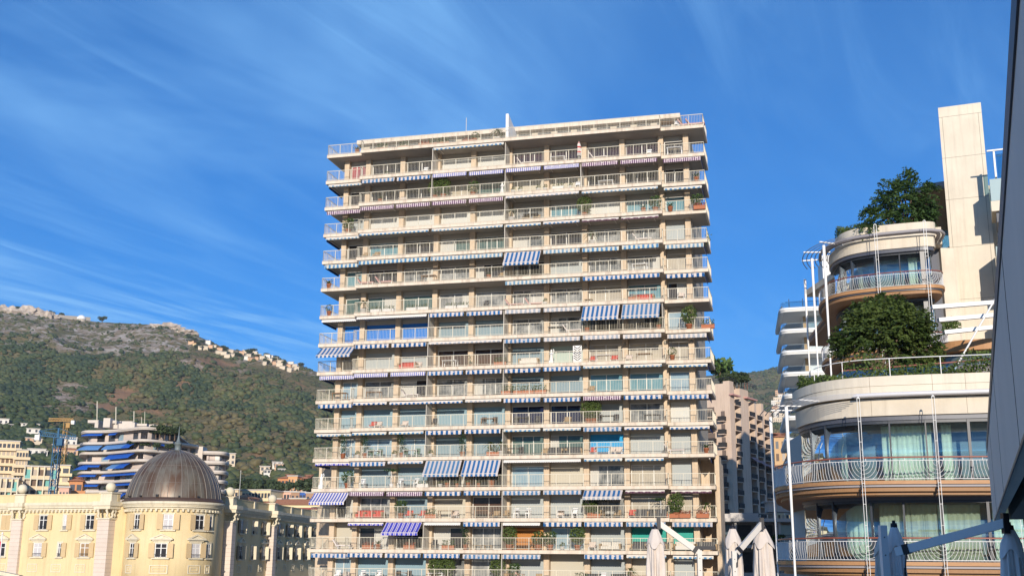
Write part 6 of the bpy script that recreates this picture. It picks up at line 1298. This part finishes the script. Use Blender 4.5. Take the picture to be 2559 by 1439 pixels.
F=[(0,893,'pa',1.2),(0,1060,'fb',.7),(0,1085,'gt',.8),(0,1108,'gt',.8),(0,1170,'fb',.8),(0,1187,'po',.8),(0,1243,'pp',1.0),(0,1668,'tt',1.5),(0,1690,'cw',1.4),(0,1722,'lp',1.5),(0,1742,'lp',1.5),(0,1010,'gt',.9),(0,955,'gt',.9),
 (1,965,'ps',1.0),(1,1063,'cw',1.1),(1,1320,'lw',.9),(1,1395,'tw',1.0),(1,1447,'xu',.9),(1,1500,'lw',.9),(1,1622,'cw',1.0),(1,1686,'tw',1.0),
 (2,1087,'pB',.9),(2,1108,'pB',.7),(2,1182,'pb',.8),(2,1255,'xa',.9),(2,1282,'ps',.5),(2,1300,'ps',.5),(2,1345,'ps',.5),(2,1362,'ps',.5),(2,1395,'gb',.5),(2,1425,'ps',.5),(2,1444,'cw',.7),(2,1005,'cl',1.0),(2,1515,'tw',1.0),(2,950,'pa',.8),(2,1740,'pa',1.0),
 (3,870,'pb',1.2),(3,1278,'pp',.8),(3,1327,'tb',1.0),(3,1314,'ck',.9),(3,1341,'ck',.9),(3,1460,'pB',.9),(3,1608,'pa',.6),(3,1638,'pb',.7),(3,1675,'pa',.7),(3,1742,'pb',1.0),(3,1748,'fb',.6),
 (4,914,'ck',.8),(4,940,'ck',.8),(4,1480,'pp',.8),(4,1610,'lw',.8),
 (5,822,'pa',.9),(5,918,'lp',.8),(5,965,'lp',.8),(5,1072,'tt',.8),(5,1222,'pa',.8),(5,1255,'ck',.8),(5,1600,'tw',.9),
 (6,823,'po',.9),(6,908,'pp',.7),(6,940,'gb',.6),(6,972,'gb',.6),(6,1030,'gb',.6),(6,1058,'gb',.6),(6,1127,'gb',.6),(6,1157,'gb',.6),(6,1215,'cb',.9),(6,1362,'ps',.6),(6,1471,'tl',.9),(6,1585,'fb',.6),(6,1610,'sr',1.0),(6,1702,'cl',.9),(6,1290,'lp',1.2),(6,1340,'lp',1.2),
 (7,1390,'tb',.9),(7,1408,'cb',.9),(7,1435,'lw',.8),(7,1467,'po',.6),(7,1600,'cb',.9),(7,1612,'tb',.9),(7,1646,'po',.6),(7,1722,'pB',.9),(7,1769,'gt',.9),
 (8,1020,'sr',1.0),(8,1045,'cl',.9),(8,1125,'tw',1.0),(8,1174,'pc',.7,0,.5),(8,1250,'gt',.8),(8,1322,'sw',.8),(8,1378,'xa',.8),(8,1443,'xs',.5),(8,1482,'cr',1.0),(8,1508,'tw',1.0),(8,1535,'cr',1.0),(8,1680,'po',.8),(8,1572,'cl',1.0),(8,1610,'tt',1.0),
 (9,935,'tt',.9),(9,1058,'cb',.7),(9,1268,'gt',.5),(9,1292,'gt',.5),(9,1322,'gt',.5),(9,1350,'gt',.5),(9,1478,'ck',.9),(9,850,'tt',1.0),(9,1030,'lw',.9),
 (10,932,'cr',1.0),(10,945,'cl',1.0),(10,1010,'cl',1.0),(10,1085,'cb',.9),(10,1208,'cb',.9),(10,1222,'tt',.9),(10,1236,'cb',.9),(10,1290,'cb',.9),(10,1303,'tb',.9),(10,1318,'cb',.9),(10,1343,'cb',.9),(10,1418,'ck',.9),(10,1470,'pB',.8),(10,1484,'pB',.8),(10,1517,'tb',.9),(10,1498,'cb',.9),(10,1540,'cb',.9),(10,1630,'tb',.9),
 (11,857,'pc',.7),(11,912,'pc',.7),(11,1003,'pc',.7),(11,1155,'pc',.7),(11,925,'cg',.9),(11,937,'tw',.9),(11,948,'cg',.9),(11,1012,'cg',.9),(11,1027,'tw',.9),(11,1042,'cg',.9),(11,893,'ps',.6),(11,985,'ps',.6),(11,1076,'ps',.6),(11,1226,'pp',.7),(11,1252,'pp',.7),(11,1232,'gt',.5),(11,1285,'tb',.9),(11,1302,'cb',.9),(11,1362,'ck',1.2),(11,1393,'sk',.9),(11,1430,'sk',.9),(11,1483,'cr',.9),(11,1506,'tw',.9),(11,1530,'cl',.9),(11,1546,'cl',.9),(11,1765,'pa',.9),(11,1690,'lw',.9),
 (12,803,'xa',.9),(12,868,'pb',.9),(12,905,'cw',.9),(12,978,'xt',.8),(12,1000,'cw',.9),(12,1021,'tw',.9),(12,1040,'cw',.9),(12,1057,'gb',.9),(12,1100,'ps',.6),(12,1117,'po',.6,0,.9),(12,1142,'po',.6,0,.75),(12,1170,'po',.6,0,.9),(12,1196,'po',.6,0,.75),(12,1228,'po',.6,0,1.4),
 (13,912,'sr',1.0),(13,935,'sr',1.0),(13,1001,'pb',.8),(13,1022,'cr',.9),(13,1038,'tl',.9),(13,1056,'cr',.9),(13,1076,'gt',.8),(13,1115,'tt',1.1),(13,1136,'cl',1.1),(13,1205,'tt',1.1),(13,1240,'ck',1.1),(13,1262,'ck',.9),(13,1290,'cw',.9),(13,1305,'tw',.9),(13,1320,'cw',.9),(13,1412,'tw',.9),(13,1437,'cw',.9),(13,1400,'cl',.9),(13,1475,'pB',.7),(13,1484,'gt',.6),(13,1502,'ck',.9),(13,1525,'tb',.9),(13,1543,'ck',.9),(13,1505,'xt',1.5),(13,1652,'xt',1.0),(13,1580,'cr',.8),(13,1612,'sk',.9),(13,1645,'sk',.9),(13,1690,'pB',.7),(13,1683,'gt',.6),(13,1710,'fb',.6),(13,1765,'pp',.9),(13,1756,'fb',.6),
 (14,860,'lw',1.0),(14,920,'fb',.7),(14,945,'pa',.7),(14,1023,'fb',.7),(14,1085,'cb',.9),(14,1120,'gt',.7),(14,1163,'pc',.8),(14,1195,'tl',.9),(14,1220,'tl',.9),(14,1272,'pB',.7),(14,1345,'pb',.7),(14,1375,'pb',.7),(14,1443,'pB',.7),(14,1305,'tb',.9),(14,1405,'ps',.7),(14,1510,'tl',.8),(14,1525,'sw',.9),(14,1605,'sk',.9),(14,1640,'sk',.9),(14,1712,'sw',.9),(14,1765,'sk',.9),(14,1480,'cl',.9),
 (15,843,'cw',.9),(15,862,'cl',.9),(15,905,'cw',.9),(15,925,'tw',.9),(15,945,'cw',.9),(15,993,'cb',.9),(15,1006,'tt',.9),(15,1020,'cb',.9),(15,1090,'tw',.9),(15,1098,'cw',.9),(15,1265,'ck',.9),(15,1290,'tt',.9),(15,1345,'ck',.9),(15,1318,'lp',.9),(15,1480,'sk',.9),(15,1508,'cw',.9),(15,1550,'sk',.9),(15,1452,'gt',.9),(15,1088,'pB',.7),(15,1118,'pB',.8),(15,1243,'pB',.8),(15,1284,'pb',.7),(15,1575,'pp',.8),(15,1600,'tt',.9)]
MOVE={(15,1088),(15,1118),(15,1243),(15,1284),(15,1575)}
for f in F: furn(*f)
# where several alike stand together, say which one by its side
for lb,l in list(SEEN.items()):
    if len(l)>1:
        l.sort(key=lambda q:q[0]); names=['left','right'] if len(l)==2 else ['left','middle','right'] if len(l)==3 else ['first','second','third','fourth']
        for (px,o),w in zip(l,names): o['label']=w+' '+lb
for k,o in list(PRO.items()):
    if not o.get('_used'):
        for c in list(o.children): bpy.data.objects.remove(c)
        bpy.data.objects.remove(o)
p=tw(TW-.05,1.2,zf(4)+.1); rg6=np.random.default_rng(4); v,f=leaves(rg6.normal(size=(90,3))*np.array((.16,.16,.3)),.16,rg6,.5); o=npobj('trailing_plant',v,f,M_hedge); o.location=p; tag(o,'small green plant hanging outside the right end of the fourth balcony down','plant')
# ================================================================ ground, sea, air
def disc(name,z,r,m,y0=None):
    n=96; pts=[(r*math.cos(2*PI*i/n),r*math.sin(2*PI*i/n)) for i in range(n)]
    if y0 is not None: pts=[(x,y) for x,y in pts if y<y0-1]; pts=sorted(pts,key=lambda p:math.atan2(p[1],p[0])); pts=[(-math.sqrt(r*r-y0*y0),y0)]+pts+[(math.sqrt(r*r-y0*y0),y0)]
    g=MB(); g.add([(0,(y0 or 0)-.01 if y0 else 0,z)]+[(x,y,z) for x,y in pts],[(0,1+i,1+(i+1)%len(pts)) for i in range(len(pts)) if not (y0 is not None and i==len(pts)-1)]); return g.build(name,m,kind='structure')
disc('ground',-3,3300,mat('paving_ground',(.42,.36,.28),.9,(.34,.29,.23),.2))
M_sea=mat('sea_water',(.015,.05,.09),.12,spec=.5,bump=.6,bscale=.25); disc('sea',-2.9,3290,M_sea,-45)
hz=MB(); hz.box(-3400,3400,-3400,3400,-4,460); o=hz.build('haze',bpy.data.materials.new('air'),kind='stuff')
m=o.data.materials[0]; m.use_nodes=True; t=m.node_tree; t.nodes.clear(); v=nd('ShaderNodeVolumePrincipled',t); v.inputs['Density'].default_value=.00007; v.inputs['Color'].default_value=(.80,.88,1,1); v.inputs['Anisotropy'].default_value=.0
q=nd('ShaderNodeOutputMaterial',t); t.links.new(v.outputs[0],q.inputs['Volume'])
